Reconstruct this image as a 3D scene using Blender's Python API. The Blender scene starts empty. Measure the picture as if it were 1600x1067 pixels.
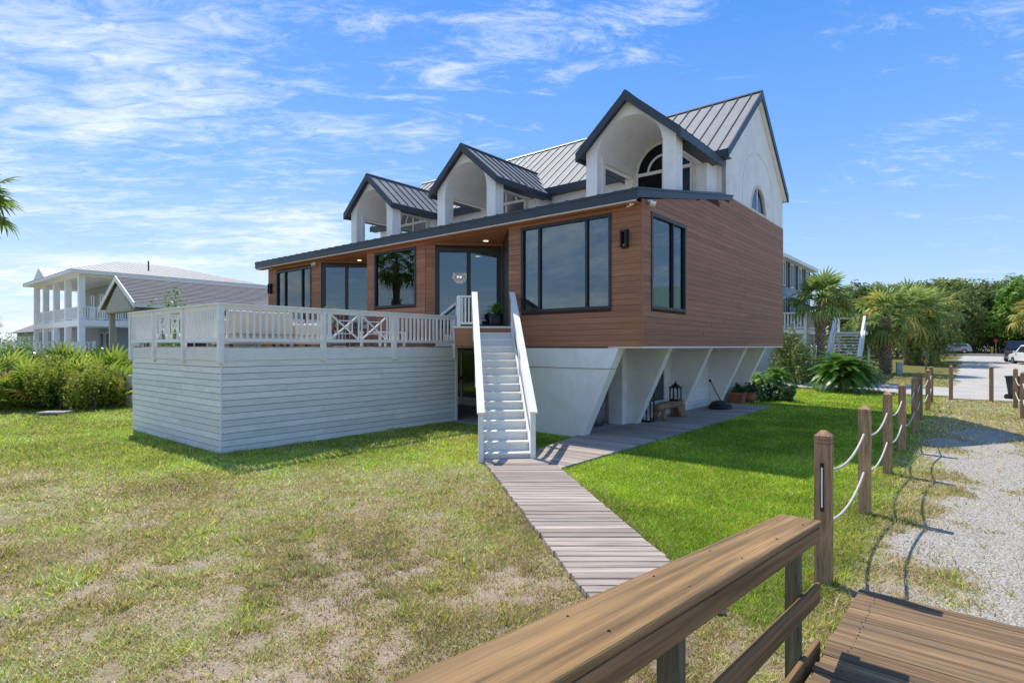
import bpy, math, random
import numpy as np
from mathutils import Vector, Matrix

random.seed(7)
RNG = np.random.default_rng(11)
scene = bpy.context.scene
COL = scene.collection
PI = math.pi
rad = math.radians

# ------------------------------------------------------------------ camera, world, sun, exposure
EYE = 2.3
cam = bpy.data.cameras.new('camera')
cam_o = bpy.data.objects.new('camera', cam)
COL.objects.link(cam_o)
cam_o.location = (0, 0, EYE)
cam_o.rotation_euler = (rad(90), 0, 0)
cam.sensor_width = 36
cam.lens = 36 * 879 / 1600
cam.shift_y = (541 - 533.5) / 1600
cam.clip_start = 0.05
cam.clip_end = 3000
scene.camera = cam_o
scene.cycles.use_denoising = True
scene.cycles.denoising_prefilter = 'NONE'
scene.cycles.use_adaptive_sampling = False

SUN_EL, SUN_AZ = 57.0, math.degrees(math.atan2(-0.57, 0.82))   # azimuth from +Y towards +X
scene.view_settings.view_transform = 'Standard'
scene.view_settings.look = 'None'
scene.view_settings.exposure = 0.70
scene.view_settings.gamma = 1
scene.view_settings.use_curve_mapping = False

sd = Vector((math.sin(rad(SUN_AZ)) * math.cos(rad(SUN_EL)), math.cos(rad(SUN_AZ)) * math.cos(rad(SUN_EL)), math.sin(rad(SUN_EL))))
sl = bpy.data.lights.new('sun', 'SUN')
sl.energy = 3.5
sl.angle = rad(0.53)
sl.color = (1.0, 0.94, 0.84)
so = bpy.data.objects.new('sun', sl)
COL.objects.link(so)
so.rotation_euler = (-sd).to_track_quat('-Z', 'Y').to_euler()
so.location = (-20, 30, 50)

def make_world():
    w = bpy.data.worlds.new('World')
    scene.world = w
    w.use_nodes = True
    nt = w.node_tree
    nt.nodes.clear()
    N, Lk = nt.nodes.new, nt.links.new
    out = N('ShaderNodeOutputWorld')
    bg = N('ShaderNodeBackground')
    bg.inputs['Strength'].default_value = 0.15
    sky = N('ShaderNodeTexSky')
    sky.sky_type = 'NISHITA'
    sky.sun_disc = False
    sky.sun_elevation = rad(SUN_EL)
    sky.sun_rotation = rad(SUN_AZ)
    sky.air_density = 1.0
    sky.dust_density = 0.6
    sky.ozone_density = 2.2
    hs = N('ShaderNodeHueSaturation')
    hs.inputs['Hue'].default_value = 0.505
    hs.inputs['Saturation'].default_value = 1.22
    hs.inputs['Value'].default_value = 1.0
    Lk(sky.outputs[0], hs.inputs['Color'])
    tc = N('ShaderNodeTexCoord')
    sep = N('ShaderNodeSeparateXYZ')
    Lk(tc.outputs['Generated'], sep.inputs[0])

    def m(op, a, b=None, clamp=False):
        n = N('ShaderNodeMath')
        n.operation = op
        n.use_clamp = clamp
        for i, v in enumerate((a, b)):
            if v is None:
                continue
            if isinstance(v, (int, float)):
                n.inputs[i].default_value = v
            else:
                Lk(v, n.inputs[i])
        return n.outputs[0]
    z = m('MAXIMUM', sep.outputs['Z'], 0.0)
    zz = m('ADD', z, 0.10)
    px = m('DIVIDE', sep.outputs['X'], zz)
    py = m('DIVIDE', sep.outputs['Y'], zz)
    cmb = N('ShaderNodeCombineXYZ')
    Lk(px, cmb.inputs[0])
    Lk(py, cmb.inputs[1])

    def noise(scale, det, rough, dist, loc=(0, 0, 0), sc=(1, 1, 1), rz=0):
        mp = N('ShaderNodeMapping')
        mp.inputs['Location'].default_value = loc
        mp.inputs['Rotation'].default_value = (0, 0, rz)
        mp.inputs['Scale'].default_value = sc
        Lk(cmb.outputs[0], mp.inputs[0])
        n = N('ShaderNodeTexNoise')
        n.inputs['Scale'].default_value = scale
        n.inputs['Detail'].default_value = det
        n.inputs['Roughness'].default_value = rough
        n.inputs['Distortion'].default_value = dist
        Lk(mp.outputs[0], n.inputs['Vector'])
        return n.outputs['Fac']

    def ramp(v, a, b):
        mr = N('ShaderNodeMapRange')
        mr.interpolation_type = 'SMOOTHSTEP'
        mr.inputs['From Min'].default_value = a
        mr.inputs['From Max'].default_value = b
        Lk(v, mr.inputs['Value'])
        return mr.outputs[0]
    # clear-sky colour by height, the same all round
    gr = N('ShaderNodeValToRGB')
    el = gr.color_ramp.elements
    cols = [(0.0, (0.60, 0.79, 1.0)), (0.12, (0.43, 0.67, 1.0)), (0.28, (0.23, 0.50, 1.0)), (0.50, (0.085, 0.33, 0.94)), (1.0, (0.15, 0.37, 0.86))]
    while len(el) < len(cols): el.new(0.5)
    for e, (p_, c_) in zip(el, cols):
        e.position = p_; e.color = (*c_, 1)
    Lk(z, gr.inputs[0])
    sc = N('ShaderNodeMixRGB'); sc.blend_type = 'MULTIPLY'; sc.inputs['Fac'].default_value = 1
    Lk(gr.outputs[0], sc.inputs['Color1']); sc.inputs['Color2'].default_value = (4.05, 4.0, 4.0, 1)
    clear = N('ShaderNodeMixRGB'); clear.inputs['Fac'].default_value = 0.85
    Lk(hs.outputs[0], clear.inputs['Color1']); Lk(sc.outputs[0], clear.inputs['Color2'])
    streak = noise(1.5, 9, 0.62, 0.5, (3.1, 0.4, 0), (1.0, 2.1, 1), rad(-28))
    wisps = noise(5.2, 10, 0.70, 0.9, (7.0, 2.0, 0), (1.0, 2.4, 1), rad(-20))
    big = noise(0.55, 3, 0.5, 0.2, (1.3, 5.2, 0))
    # cover: more cloud to the left of the picture and in a band on the upper right
    left = ramp(px, 0.55, -1.1)
    cover = m('ADD', m('MULTIPLY', left, 0.15), m('MULTIPLY', m('SUBTRACT', big, 0.5), 0.55))
    c1 = ramp(m('ADD', m('ADD', m('MULTIPLY', streak, 0.50), m('MULTIPLY', wisps, 0.50)), cover), 0.56, 0.88)
    fine = noise(3.4, 11, 0.72, 0.45, (2.2, 8.1, 0), (1.0, 1.9, 1), rad(-24))
    big2 = noise(0.8, 3, 0.5, 0.3, (4.4, 1.1, 0))
    cov2 = m('ADD', m('MULTIPLY', m('SUBTRACT', big2, 0.5), 0.55), m('MULTIPLY', ramp(py, 2.6, 1.4), 0.07))
    c2 = m('MULTIPLY', ramp(m('ADD', fine, cov2), 0.57, 0.84), 0.70)
    c1 = m('MAXIMUM', c1, c2)
    hz = ramp(z, 0.30, 0.02)
    soft = m('MULTIPLY', m('MULTIPLY', hz, ramp(noise(0.9, 5, 0.5, 0.3, (0, 3, 0)), 0.35, 0.7)), m('MULTIPLY', left, 0.55))
    fac = m('ADD', m('MULTIPLY', c1, 0.86), soft, clamp=True)
    mix = N('ShaderNodeMixRGB')
    Lk(fac, mix.inputs['Fac'])
    Lk(clear.outputs[0], mix.inputs['Color1'])
    mix.inputs['Color2'].default_value = (4.3, 4.55, 4.8, 1)
    Lk(mix.outputs[0], bg.inputs['Color'])
    Lk(bg.outputs[0], out.inputs[0])
make_world()

# ------------------------------------------------------------------ frames and helpers
HP = np.array([3.025, 13.1])
EX = np.array([0.77116, -0.63664])
EY = np.array([0.63664, 0.77116])
HROT = math.atan2(EX[1], EX[0])
HM = Matrix.Translation((HP[0], HP[1], 0)) @ Matrix.Rotation(HROT, 4, 'Z')

def L(x, y, z=0.0):
    return HM @ Vector((x, y, z))

def terrain(X, Y):
    X = np.asarray(X, float)
    Y = np.asarray(Y, float)
    r = 0.036 * np.clip(Y - 26, 0, 24) + 0.012 * np.clip(Y - 50, 0, 60)
    w = np.clip((X + 4) / 10, 0, 1)
    und = 0.02 * np.sin(X * 0.9 + 1) * np.sin(Y * 0.7) * np.clip((Y - 3) / 4, 0, 1) * np.clip((-X) / 3, 0, 1)
    return r * w * w * (3 - 2 * w) + und

def tz(X, Y):
    return float(terrain(X, Y))

def tag(o, label=None, cat=None, group=None, kind=None):
    if label: o['label'] = label
    if cat: o['category'] = cat
    if group: o['group'] = group
    if kind: o['kind'] = kind
    return o

def empty(name, loc=(0, 0, 0), rz=0.0):
    o = bpy.data.objects.new(name, None)
    o.empty_display_size = 0.2
    COL.objects.link(o)
    o.location = loc
    o.rotation_euler = (0, 0, rz)
    return o

def house_empty(name):
    return empty(name, (HP[0], HP[1], 0), HROT)

def link(name, me, parent=None, loc=None, rot=None, scale=None):
    o = bpy.data.objects.new(name, me)
    COL.objects.link(o)
    if parent is not None: o.parent = parent
    if loc is not None: o.location = loc
    if rot is not None: o.rotation_euler = rot
    if scale is not None: o.scale = scale if hasattr(scale, '__len__') else (scale,) * 3
    return o

def copy_tree(o, parent=None):
    c = o.copy()
    COL.objects.link(c)
    c.parent = parent
    for ch in o.children:
        copy_tree(ch, c)
    return c

class MB:
    def __init__(self):
        self.v, self.f, self.mi = [], [], []
        self.m = 0
    def add(self, vs, fs, M=None):
        b = len(self.v)
        for p in vs:
            p = Vector(p)
            if M is not None: p = M @ p
            self.v.append(tuple(p))
        for f in fs:
            self.f.append(tuple(b + i for i in f))
            self.mi.append(self.m)
        return self
    def box(self, x0, x1, y0, y1, z0, z1, M=None):
        vs = [(x0, y0, z0), (x1, y0, z0), (x1, y1, z0), (x0, y1, z0), (x0, y0, z1), (x1, y0, z1), (x1, y1, z1), (x0, y1, z1)]
        return self.add(vs, [(0, 3, 2, 1), (4, 5, 6, 7), (0, 1, 5, 4), (1, 2, 6, 5), (2, 3, 7, 6), (3, 0, 4, 7)], M)
    def bar(self, p0, p1, w, h, up=(0, 0, 1)):
        p0, p1 = Vector(p0), Vector(p1)
        d = (p1 - p0).normalized()
        s = d.cross(Vector(up))
        if s.length < 1e-4: s = d.cross(Vector((0, 1, 0)))
        s.normalize()
        n = s.cross(d)
        vs = []
        for p in (p0, p1):
            for a, b in ((-1, -1), (1, -1), (1, 1), (-1, 1)):
                vs.append(p + s * a * w / 2 + n * b * h / 2)
        return self.add(vs, [(0, 1, 2, 3), (7, 6, 5, 4), (0, 4, 5, 1), (1, 5, 6, 2), (2, 6, 7, 3), (3, 7, 4, 0)])
    def prism(self, poly, a, b, axis='z', M=None):
        def P(p, h):
            if axis == 'z': return (p[0], p[1], h)
            if axis == 'y': return (p[0], h, p[1])
            return (h, p[0], p[1])
        n = len(poly)
        vs = [P(p, a) for p in poly] + [P(p, b) for p in poly]
        fs = [tuple(range(n - 1, -1, -1)), tuple(range(n, 2 * n))] + [(i, (i + 1) % n, n + (i + 1) % n, n + i) for i in range(n)]
        return self.add(vs, fs, M)
    def cyl(self, p0, p1, r0, r1=None, n=10, cap=True):
        r1 = r0 if r1 is None else r1
        p0, p1 = Vector(p0), Vector(p1)
        d = (p1 - p0).normalized()
        s = d.orthogonal().normalized()
        t = d.cross(s)
        vs = []
        for p, r in ((p0, r0), (p1, r1)):
            for i in range(n):
                a = 2 * PI * i / n
                vs.append(p + (s * math.cos(a) + t * math.sin(a)) * r)
        fs = [(i, (i + 1) % n, n + (i + 1) % n, n + i) for i in range(n)]
        if cap: fs += [tuple(range(n - 1, -1, -1)), tuple(range(n, 2 * n))]
        return self.add(vs, fs)
    def tube(self, pts, rs, n=8, cap=True):
        pts = [Vector(p) for p in pts]
        if not hasattr(rs, '__len__'): rs = [rs] * len(pts)
        vs = []
        d0 = (pts[1] - pts[0]).normalized()
        s = d0.orthogonal().normalized()
        for k, p in enumerate(pts):
            d = (pts[min(k + 1, len(pts) - 1)] - pts[max(k - 1, 0)]).normalized()
            s = (s - d * s.dot(d)).normalized()
            t = d.cross(s)
            for i in range(n):
                a = 2 * PI * i / n
                vs.append(p + (s * math.cos(a) + t * math.sin(a)) * rs[k])
        fs = []
        for k in range(len(pts) - 1):
            for i in range(n):
                fs.append((k * n + i, k * n + (i + 1) % n, (k + 1) * n + (i + 1) % n, (k + 1) * n + i))
        if cap: fs += [tuple(range(n - 1, -1, -1)), tuple(range((len(pts) - 1) * n, len(pts) * n))]
        return self.add(vs, fs)
    def lathe(self, prof, n=16, M=None):
        vs, fs = [], []
        for r, z in prof:
            for i in range(n):
                a = 2 * PI * i / n
                vs.append((r * math.cos(a), r * math.sin(a), z))
        for k in range(len(prof) - 1):
            for i in range(n):
                fs.append((k * n + i, k * n + (i + 1) % n, (k + 1) * n + (i + 1) % n, (k + 1) * n + i))
        fs += [tuple(range(n - 1, -1, -1)), tuple(range((len(prof) - 1) * n, len(prof) * n))]
        return self.add(vs, fs, M)
    def ell(self, c, r, nu=12, nv=8, jit=0.0, rng=None):
        vs, fs = [(c[0], c[1], c[2] - r[2])], []
        for j in range(1, nv):
            th = PI * j / nv
            for i in range(nu):
                a = 2 * PI * i / nu
                k = 1 + (rng.uniform(-jit, jit) if rng else 0)
                vs.append((c[0] + r[0] * k * math.sin(th) * math.cos(a), c[1] + r[1] * k * math.sin(th) * math.sin(a), c[2] - r[2] * k * math.cos(th)))
        vs.append((c[0], c[1], c[2] + r[2]))
        T = len(vs) - 1
        for i in range(nu):
            fs.append((0, 1 + (i + 1) % nu, 1 + i))
            fs.append((T, 1 + (nv - 2) * nu + i, 1 + (nv - 2) * nu + (i + 1) % nu))
        for j in range(nv - 2):
            for i in range(nu):
                fs.append((1 + j * nu + i, 1 + j * nu + (i + 1) % nu, 1 + (j + 1) * nu + (i + 1) % nu, 1 + (j + 1) * nu + i))
        return self.add(vs, fs)
    def mesh(self, name, mat, smooth=False):
        me = bpy.data.meshes.new(name)
        me.from_pydata(self.v, [], self.f)
        for m_ in (mat if isinstance(mat, (list, tuple)) else [mat]):
            me.materials.append(m_)
        if isinstance(mat, (list, tuple)):
            me.polygons.foreach_set('material_index', self.mi)
        if smooth:
            me.polygons.foreach_set('use_smooth', [True] * len(me.polygons))
        me.update()
        return me
    def build(self, name, mat, parent=None, smooth=False, loc=None, rot=None):
        return link(name, self.mesh(name, mat, smooth), parent, loc, rot)

def bevel(o, w=0.006, seg=2):
    md = o.modifiers.new('bevel', 'BEVEL')
    md.width = w
    md.segments = seg
    md.limit_method = 'ANGLE'
    return o

def fast_mesh(name, co, tris, mat, colors=None, quads=False):
    k = 4 if quads else 3
    me = bpy.data.meshes.new(name)
    nv, nf = len(co), len(tris)
    me.vertices.add(nv)
    me.vertices.foreach_set('co', np.ascontiguousarray(co, np.float32).ravel())
    me.loops.add(nf * k)
    me.loops.foreach_set('vertex_index', np.ascontiguousarray(tris, np.int32).ravel())
    me.polygons.add(nf)
    me.polygons.foreach_set('loop_start', np.arange(0, nf * k, k, dtype=np.int32))
    me.update(calc_edges=True)
    if colors is not None:
        at = me.color_attributes.new('Col', 'FLOAT_COLOR', 'POINT')
        c4 = np.ones((nv, 4), np.float32)
        c4[:, :3] = colors
        at.data.foreach_set('color', c4.ravel())
    me.materials.append(mat)
    return me

# value noise in numpy
def _hash(ix, iy, s):
    h = (ix * 374761393 + iy * 668265263 + s * 1442695) & 0x7fffffff
    h = ((h ^ (h >> 13)) * 1274126177) & 0x7fffffff
    return ((h ^ (h >> 16)) & 0xffff) / 65535.0

def vnoise(x, y, s=0):
    x = np.asarray(x, float); y = np.asarray(y, float)
    ix = np.floor(x).astype(np.int64); iy = np.floor(y).astype(np.int64)
    fx = x - ix; fy = y - iy
    fx = fx * fx * (3 - 2 * fx); fy = fy * fy * (3 - 2 * fy)
    a = _hash(ix, iy, s); b = _hash(ix + 1, iy, s); c = _hash(ix, iy + 1, s); d = _hash(ix + 1, iy + 1, s)
    return (a * (1 - fx) + b * fx) * (1 - fy) + (c * (1 - fx) + d * fx) * fy

def fbm(x, y, s=0, o=4):
    r = 0; a = 0.5; t = 0
    for k in range(o):
        r = r + a * vnoise(x * 2 ** k, y * 2 ** k, s + k * 17)
        t += a; a *= 0.55
    return r / t

def sstep(a, b, x):
    t = np.clip((x - a) / (b - a), 0, 1)
    return t * t * (3 - 2 * t)
# ------------------------------------------------------------------ materials
def _nodes(name):
    m = bpy.data.materials.new(name)
    m.use_nodes = True
    nt = m.node_tree
    b = nt.nodes['Principled BSDF']
    return m, nt, b

def srgb(r, g, b):
    def f(c):
        c /= 255.0
        return c / 12.92 if c <= 0.04045 else ((c + 0.055) / 1.055) ** 2.4
    return (f(r), f(g), f(b))

def pbr(name, col, rough=0.6, metal=0.0, var=0.12, nscale=3.0, stretch=(1, 1, 1), bump=0.0, bscale=40.0, rnd=0.0, spec=0.4, detail=5, col2=None, pos=False, wear=0.0, wearcol=(0.1, 0.09, 0.08)):
    m, nt, b = _nodes(name)
    N, Lk = nt.nodes.new, nt.links.new
    tc = N('ShaderNodeTexCoord')
    oi = N('ShaderNodeObjectInfo')
    geo = N('ShaderNodeNewGeometry')
    base = geo.outputs['Position'] if pos else tc.outputs['Object']
    off = N('ShaderNodeVectorMath'); off.operation = 'SCALE'
    cx = N('ShaderNodeCombineXYZ')
    for i in range(3): Lk(oi.outputs['Random'], cx.inputs[i])
    Lk(cx.outputs[0], off.inputs[0])
    off.inputs['Scale'].default_value = 0.0 if pos else 37.0
    ad = N('ShaderNodeVectorMath'); ad.operation = 'ADD'
    Lk(base, ad.inputs[0]); Lk(off.outputs[0], ad.inputs[1])
    mp = N('ShaderNodeMapping')
    mp.inputs['Scale'].default_value = stretch
    Lk(ad.outputs[0], mp.inputs[0])
    n = N('ShaderNodeTexNoise')
    n.inputs['Scale'].default_value = nscale
    n.inputs['Detail'].default_value = detail
    n.inputs['Roughness'].default_value = 0.6
    Lk(mp.outputs[0], n.inputs['Vector'])
    cr = N('ShaderNodeValToRGB')
    c2 = col2 or tuple(min(1, c * (1 + var)) for c in col)
    cr.color_ramp.elements[0].position = 0.3
    cr.color_ramp.elements[1].position = 0.7
    cr.color_ramp.elements[0].color = (*[c * (1 - var) for c in col], 1)
    cr.color_ramp.elements[1].color = (*c2, 1)
    Lk(n.outputs['Fac'], cr.inputs[0])
    last = cr.outputs[0]
    if rnd > 0:
        hs = N('ShaderNodeHueSaturation')
        mr = N('ShaderNodeMapRange')
        mr.inputs['To Min'].default_value = 1 - rnd
        mr.inputs['To Max'].default_value = 1 + rnd
        Lk(oi.outputs['Random'], mr.inputs['Value'])
        Lk(mr.outputs[0], hs.inputs['Value'])
        Lk(last, hs.inputs['Color'])
        last = hs.outputs[0]
    if wear > 0:
        n3 = N('ShaderNodeTexNoise')
        n3.inputs['Scale'].default_value = 1.7 / max(stretch) ** 0.6
        n3.inputs['Detail'].default_value = 8 if max(stretch) <= 1.01 else 3
        n3.inputs['Roughness'].default_value = 0.7
        Lk(mp.outputs[0], n3.inputs['Vector'])
        m3 = N('ShaderNodeMapRange')
        m3.inputs['From Min'].default_value = 0.5
        m3.inputs['From Max'].default_value = 0.75
        m3.inputs['To Max'].default_value = wear
        Lk(n3.outputs['Fac'], m3.inputs['Value'])
        mx = N('ShaderNodeMixRGB')
        Lk(m3.outputs[0], mx.inputs['Fac'])
        Lk(last, mx.inputs['Color1'])
        mx.inputs['Color2'].default_value = (*wearcol, 1)
        last = mx.outputs[0]
    if 6 <= max(stretch) <= 10 and nscale < 6:                    # timber: fine grain and thin checks along it
        n4 = N('ShaderNodeTexNoise')
        n4.inputs['Scale'].default_value = nscale * 2.1
        n4.inputs['Detail'].default_value = 2
        n4.inputs['Distortion'].default_value = 0.6
        Lk(mp.outputs[0], n4.inputs['Vector'])
        c4 = N('ShaderNodeValToRGB')
        el = c4.color_ramp.elements
        for p_, v_ in ((0.30, 0.80), (0.455, 1.04), (0.485, 0.42), (0.50, 0.40), (0.53, 1.02), (0.72, 1.18)):
            e = el[0] if p_ == 0.30 else (el[1] if p_ == 0.72 else el.new(p_))
            e.position = p_; e.color = (v_, v_, v_, 1)
        Lk(n4.outputs['Fac'], c4.inputs[0])
        n5 = N('ShaderNodeTexNoise')
        n5.inputs['Scale'].default_value = 1.1
        Lk(ad.outputs[0], n5.inputs['Vector'])
        m5 = N('ShaderNodeMapRange')
        m5.inputs['From Min'].default_value = 0.42
        m5.inputs['From Max'].default_value = 0.6
        m5.inputs['To Min'].default_value = 0.15
        m5.inputs['To Max'].default_value = 0.85
        Lk(n5.outputs['Fac'], m5.inputs['Value'])
        mm = N('ShaderNodeMixRGB')
        mm.blend_type = 'MULTIPLY'
        Lk(m5.outputs[0], mm.inputs['Fac'])
        Lk(last, mm.inputs['Color1'])
        Lk(c4.outputs[0], mm.inputs['Color2'])
        last = mm.outputs[0]
    Lk(last, b.inputs['Base Color'])
    b.inputs['Roughness'].default_value = rough
    b.inputs['Metallic'].default_value = metal
    b.inputs['Specular IOR Level'].default_value = spec
    if bump > 0:
        n2 = N('ShaderNodeTexNoise')
        n2.inputs['Scale'].default_value = bscale
        n2.inputs['Detail'].default_value = 4
        Lk(mp.outputs[0], n2.inputs['Vector'])
        bp = N('ShaderNodeBump')
        bp.inputs['Strength'].default_value = bump
        bp.inputs['Distance'].default_value = 0.02
        Lk(n2.outputs['Fac'], bp.inputs['Height'])
        Lk(bp.outputs[0], b.inputs['Normal'])
    return m

def emit(name, col, s):
    m, nt, b = _nodes(name)
    b.inputs['Emission Color'].default_value = (*col, 1)
    b.inputs['Emission Strength'].default_value = s
    b.inputs['Base Color'].default_value = (*col, 1)
    return m

def glass_mat(name, refl=0.42, tint=(0.55, 0.62, 0.66), gcol=(0.80, 0.87, 0.92)):
    m, nt, b = _nodes(name)
    nt.nodes.remove(b)
    N, Lk = nt.nodes.new, nt.links.new
    out = nt.nodes['Material Output']
    g = N('ShaderNodeBsdfGlossy'); g.inputs['Roughness'].default_value = 0.012
    g.inputs['Color'].default_value = (*gcol, 1)
    nz = N('ShaderNodeTexNoise'); nz.inputs['Scale'].default_value = 0.9
    tc = N('ShaderNodeTexCoord'); Lk(tc.outputs['Object'], nz.inputs['Vector'])
    bp = N('ShaderNodeBump'); bp.inputs['Strength'].default_value = 0.03; bp.inputs['Distance'].default_value = 0.05
    Lk(nz.outputs['Fac'], bp.inputs['Height']); Lk(bp.outputs[0], g.inputs['Normal'])
    t = N('ShaderNodeBsdfTransparent'); t.inputs['Color'].default_value = (*tint, 1)
    fr = N('ShaderNodeFresnel'); fr.inputs['IOR'].default_value = 1.5
    ad = N('ShaderNodeMath'); ad.operation = 'ADD'; ad.use_clamp = True
    ad.inputs[1].default_value = refl
    Lk(fr.outputs[0], ad.inputs[0])
    mx = N('ShaderNodeMixShader')
    Lk(ad.outputs[0], mx.inputs[0]); Lk(t.outputs[0], mx.inputs[1]); Lk(g.outputs[0], mx.inputs[2])
    Lk(mx.outputs[0], out.inputs[0])
    return m

def leaf_mat(name, c_dark, c_light, trans=0.35, rough=0.5, use_attr=False, rnd=0.25, tip=None, spec=0.3):
    m, nt, b = _nodes(name)
    N, Lk = nt.nodes.new, nt.links.new
    out = nt.nodes['Material Output']
    if use_attr:
        at = N('ShaderNodeAttribute'); at.attribute_name = 'Col'
        geo = N('ShaderNodeNewGeometry')
        hs = N('ShaderNodeHueSaturation')
        mr = N('ShaderNodeMapRange'); mr.inputs['To Min'].default_value = 1 - rnd; mr.inputs['To Max'].default_value = 1 + rnd
        Lk(geo.outputs['Random Per Island'], mr.inputs['Value']); Lk(mr.outputs[0], hs.inputs['Value'])
        Lk(at.outputs['Color'], hs.inputs['Color'])
        colo = hs.outputs[0]
    else:
        geo = N('ShaderNodeNewGeometry')
        oi = N('ShaderNodeObjectInfo')
        ad = N('ShaderNodeMath'); ad.operation = 'ADD'
        sc = N('ShaderNodeMath'); sc.operation = 'MULTIPLY'; sc.inputs[1].default_value = 0.5
        s2 = N('ShaderNodeMath'); s2.operation = 'MULTIPLY'; s2.inputs[1].default_value = 0.5
        Lk(geo.outputs['Random Per Island'], sc.inputs[0]); Lk(oi.outputs['Random'], s2.inputs[0])
        Lk(sc.outputs[0], ad.inputs[0]); Lk(s2.outputs[0], ad.inputs[1])
        cr = N('ShaderNodeValToRGB')
        cr.color_ramp.elements[0].color = (*c_dark, 1)
        cr.color_ramp.elements[1].color = (*c_light, 1)
        cr.color_ramp.elements[0].position = 0.1
        cr.color_ramp.elements[1].position = 0.9
        if tip:
            e = cr.color_ramp.elements.new(0.97); e.color = (*tip, 1)
        Lk(ad.outputs[0], cr.inputs[0])
        colo = cr.outputs[0]
    Lk(colo, b.inputs['Base Color'])
    b.inputs['Roughness'].default_value = rough
    b.inputs['Specular IOR Level'].default_value = spec
    tr = N('ShaderNodeBsdfTranslucent')
    Lk(colo, tr.inputs['Color'])
    mx = N('ShaderNodeMixShader'); mx.inputs[0].default_value = trans
    Lk(b.outputs[0], mx.inputs[1]); Lk(tr.outputs[0], mx.inputs[2])
    Lk(mx.outputs[0], out.inputs[0])
    return m

M = {}
M['stucco'] = pbr('white_stucco', (0.84, 0.815, 0.755), 0.85, var=0.06, nscale=1.6, bump=0.45, bscale=90, wear=0.30, wearcol=(0.52, 0.49, 0.43))
M['white'] = pbr('white_paint', (0.82, 0.80, 0.75), 0.55, var=0.05, nscale=5, bump=0.08, bscale=60, wear=0.18, wearcol=(0.42, 0.41, 0.39))
M['white_board'] = pbr('white_painted_board', (0.78, 0.765, 0.71), 0.6, var=0.07, nscale=4, stretch=(1, 1, 5), bump=0.2, bscale=30, rnd=0.09, wear=0.30, wearcol=(0.42, 0.44, 0.44))
M['cream'] = pbr('cream_trim', (0.62, 0.58, 0.48), 0.7)
M['siding'] = pbr('brown_wood_siding', (0.33, 0.142, 0.070), 0.6, var=0.24, nscale=3.0, stretch=(0.5, 0.5, 16), bump=0.2, bscale=8, rnd=0.15, detail=6)
M['soffit'] = pbr('brown_soffit', (0.36, 0.14, 0.058), 0.55, var=0.25, nscale=3.0, stretch=(0.5, 12, 1), bump=0.1, bscale=8)
M['gapbrown'] = pbr('brown_board_gap', (0.07, 0.032, 0.02), 0.95)
M['gap'] = pbr('dark_board_gap', (0.02, 0.017, 0.015), 0.95)
M['char'] = pbr('charcoal_metal', (0.045, 0.055, 0.065), 0.42, metal=0.2, var=0.12, nscale=2.5)
M['frame'] = pbr('black_window_frame', (0.022, 0.026, 0.030), 0.4, var=0.1)
M['panel'] = pbr('grey_roof_metal', (0.25, 0.253, 0.255), 0.7, metal=0.0, var=0.14, nscale=1.8, stretch=(3, 0.6, 1), rnd=0.07, spec=0.25)
M['seam'] = pbr('shade_dark_roof_seam', (0.05, 0.055, 0.06), 0.5, metal=0.3)  # charcoal colour stands in for the shadow and dark sides of the raised seams
M['glass'] = glass_mat('window_glass', 0.16, gcol=(0.52,0.60,0.64))
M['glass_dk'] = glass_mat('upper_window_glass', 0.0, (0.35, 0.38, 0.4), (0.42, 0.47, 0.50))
M['room'] = pbr('room_wall', (0.55, 0.55, 0.54), 0.8)
M['room_floor'] = pbr('room_floor', (0.22, 0.16, 0.11), 0.5)
M['shade'] = pbr('roller_shade', (0.60, 0.62, 0.62), 0.8)
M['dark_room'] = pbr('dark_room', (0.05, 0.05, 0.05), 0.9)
M['lamp'] = emit('warm_lamp', (1.0, 0.78, 0.5), 1.6)
M['bulb'] = emit('lamp_bulb', (1.0, 0.72, 0.42), 4.0)
M['black'] = pbr('black_metal', (0.014, 0.014, 0.015), 0.45)
M['greywood'] = pbr('weathered_grey_plank', (0.37, 0.305, 0.255), 0.85, var=0.34, nscale=3.5, stretch=(0.25, 6, 6), bump=0.4, bscale=9, rnd=0.20, spec=0.15, wear=0.25, wearcol=(0.12, 0.10, 0.09))
M['deckwood'] = pbr('brown_deck_plank', (0.205, 0.128, 0.066), 0.75, var=0.55, nscale=3.2, stretch=(0.22, 6.5, 6.5), bump=0.4, bscale=9, rnd=0.28, spec=0.25, wear=0.55, wearcol=(0.10, 0.095, 0.07), detail=4)
M['railwood'] = pbr('golden_brown_rail_wood', (0.34, 0.175, 0.06), 0.62, var=0.48, nscale=4.0, stretch=(0.45, 9, 9), bump=0.5, bscale=9, rnd=0.08, spec=0.3, wear=0.55, wearcol=(0.12, 0.10, 0.07), detail=8)
M['postwood'] = pbr('treated_post_wood', (0.40, 0.245, 0.135), 0.75, var=0.45, nscale=5.0, stretch=(8, 8, 0.6), bump=0.4, bscale=7, rnd=0.12, spec=0.2, wear=0.5, wearcol=(0.05, 0.04, 0.03))
M['greenpost'] = pbr('green_treated_wood', (0.135, 0.125, 0.075), 0.75, var=0.45, nscale=5.0, stretch=(8, 8, 0.6), bump=0.4, bscale=7, rnd=0.1, spec=0.2)
M['rope'] = pbr('pale_rope', (0.55, 0.50, 0.43), 0.85, var=0.2, nscale=60, bump=0.5, bscale=120)
M['terra'] = pbr('terracotta', (0.36, 0.13, 0.07), 0.8, var=0.15)
M['log'] = pbr('log_wood', (0.28, 0.17, 0.09), 0.7, var=0.35, nscale=5, stretch=(1, 1, 1), bump=0.3, bscale=20)
M['cushion'] = pbr('cream_cushion', (0.62, 0.56, 0.47), 0.9, var=0.06, bump=0.2, bscale=200)
M['darkwood'] = pbr('red_brown_wood', (0.13, 0.045, 0.03), 0.55, var=0.2)
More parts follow.
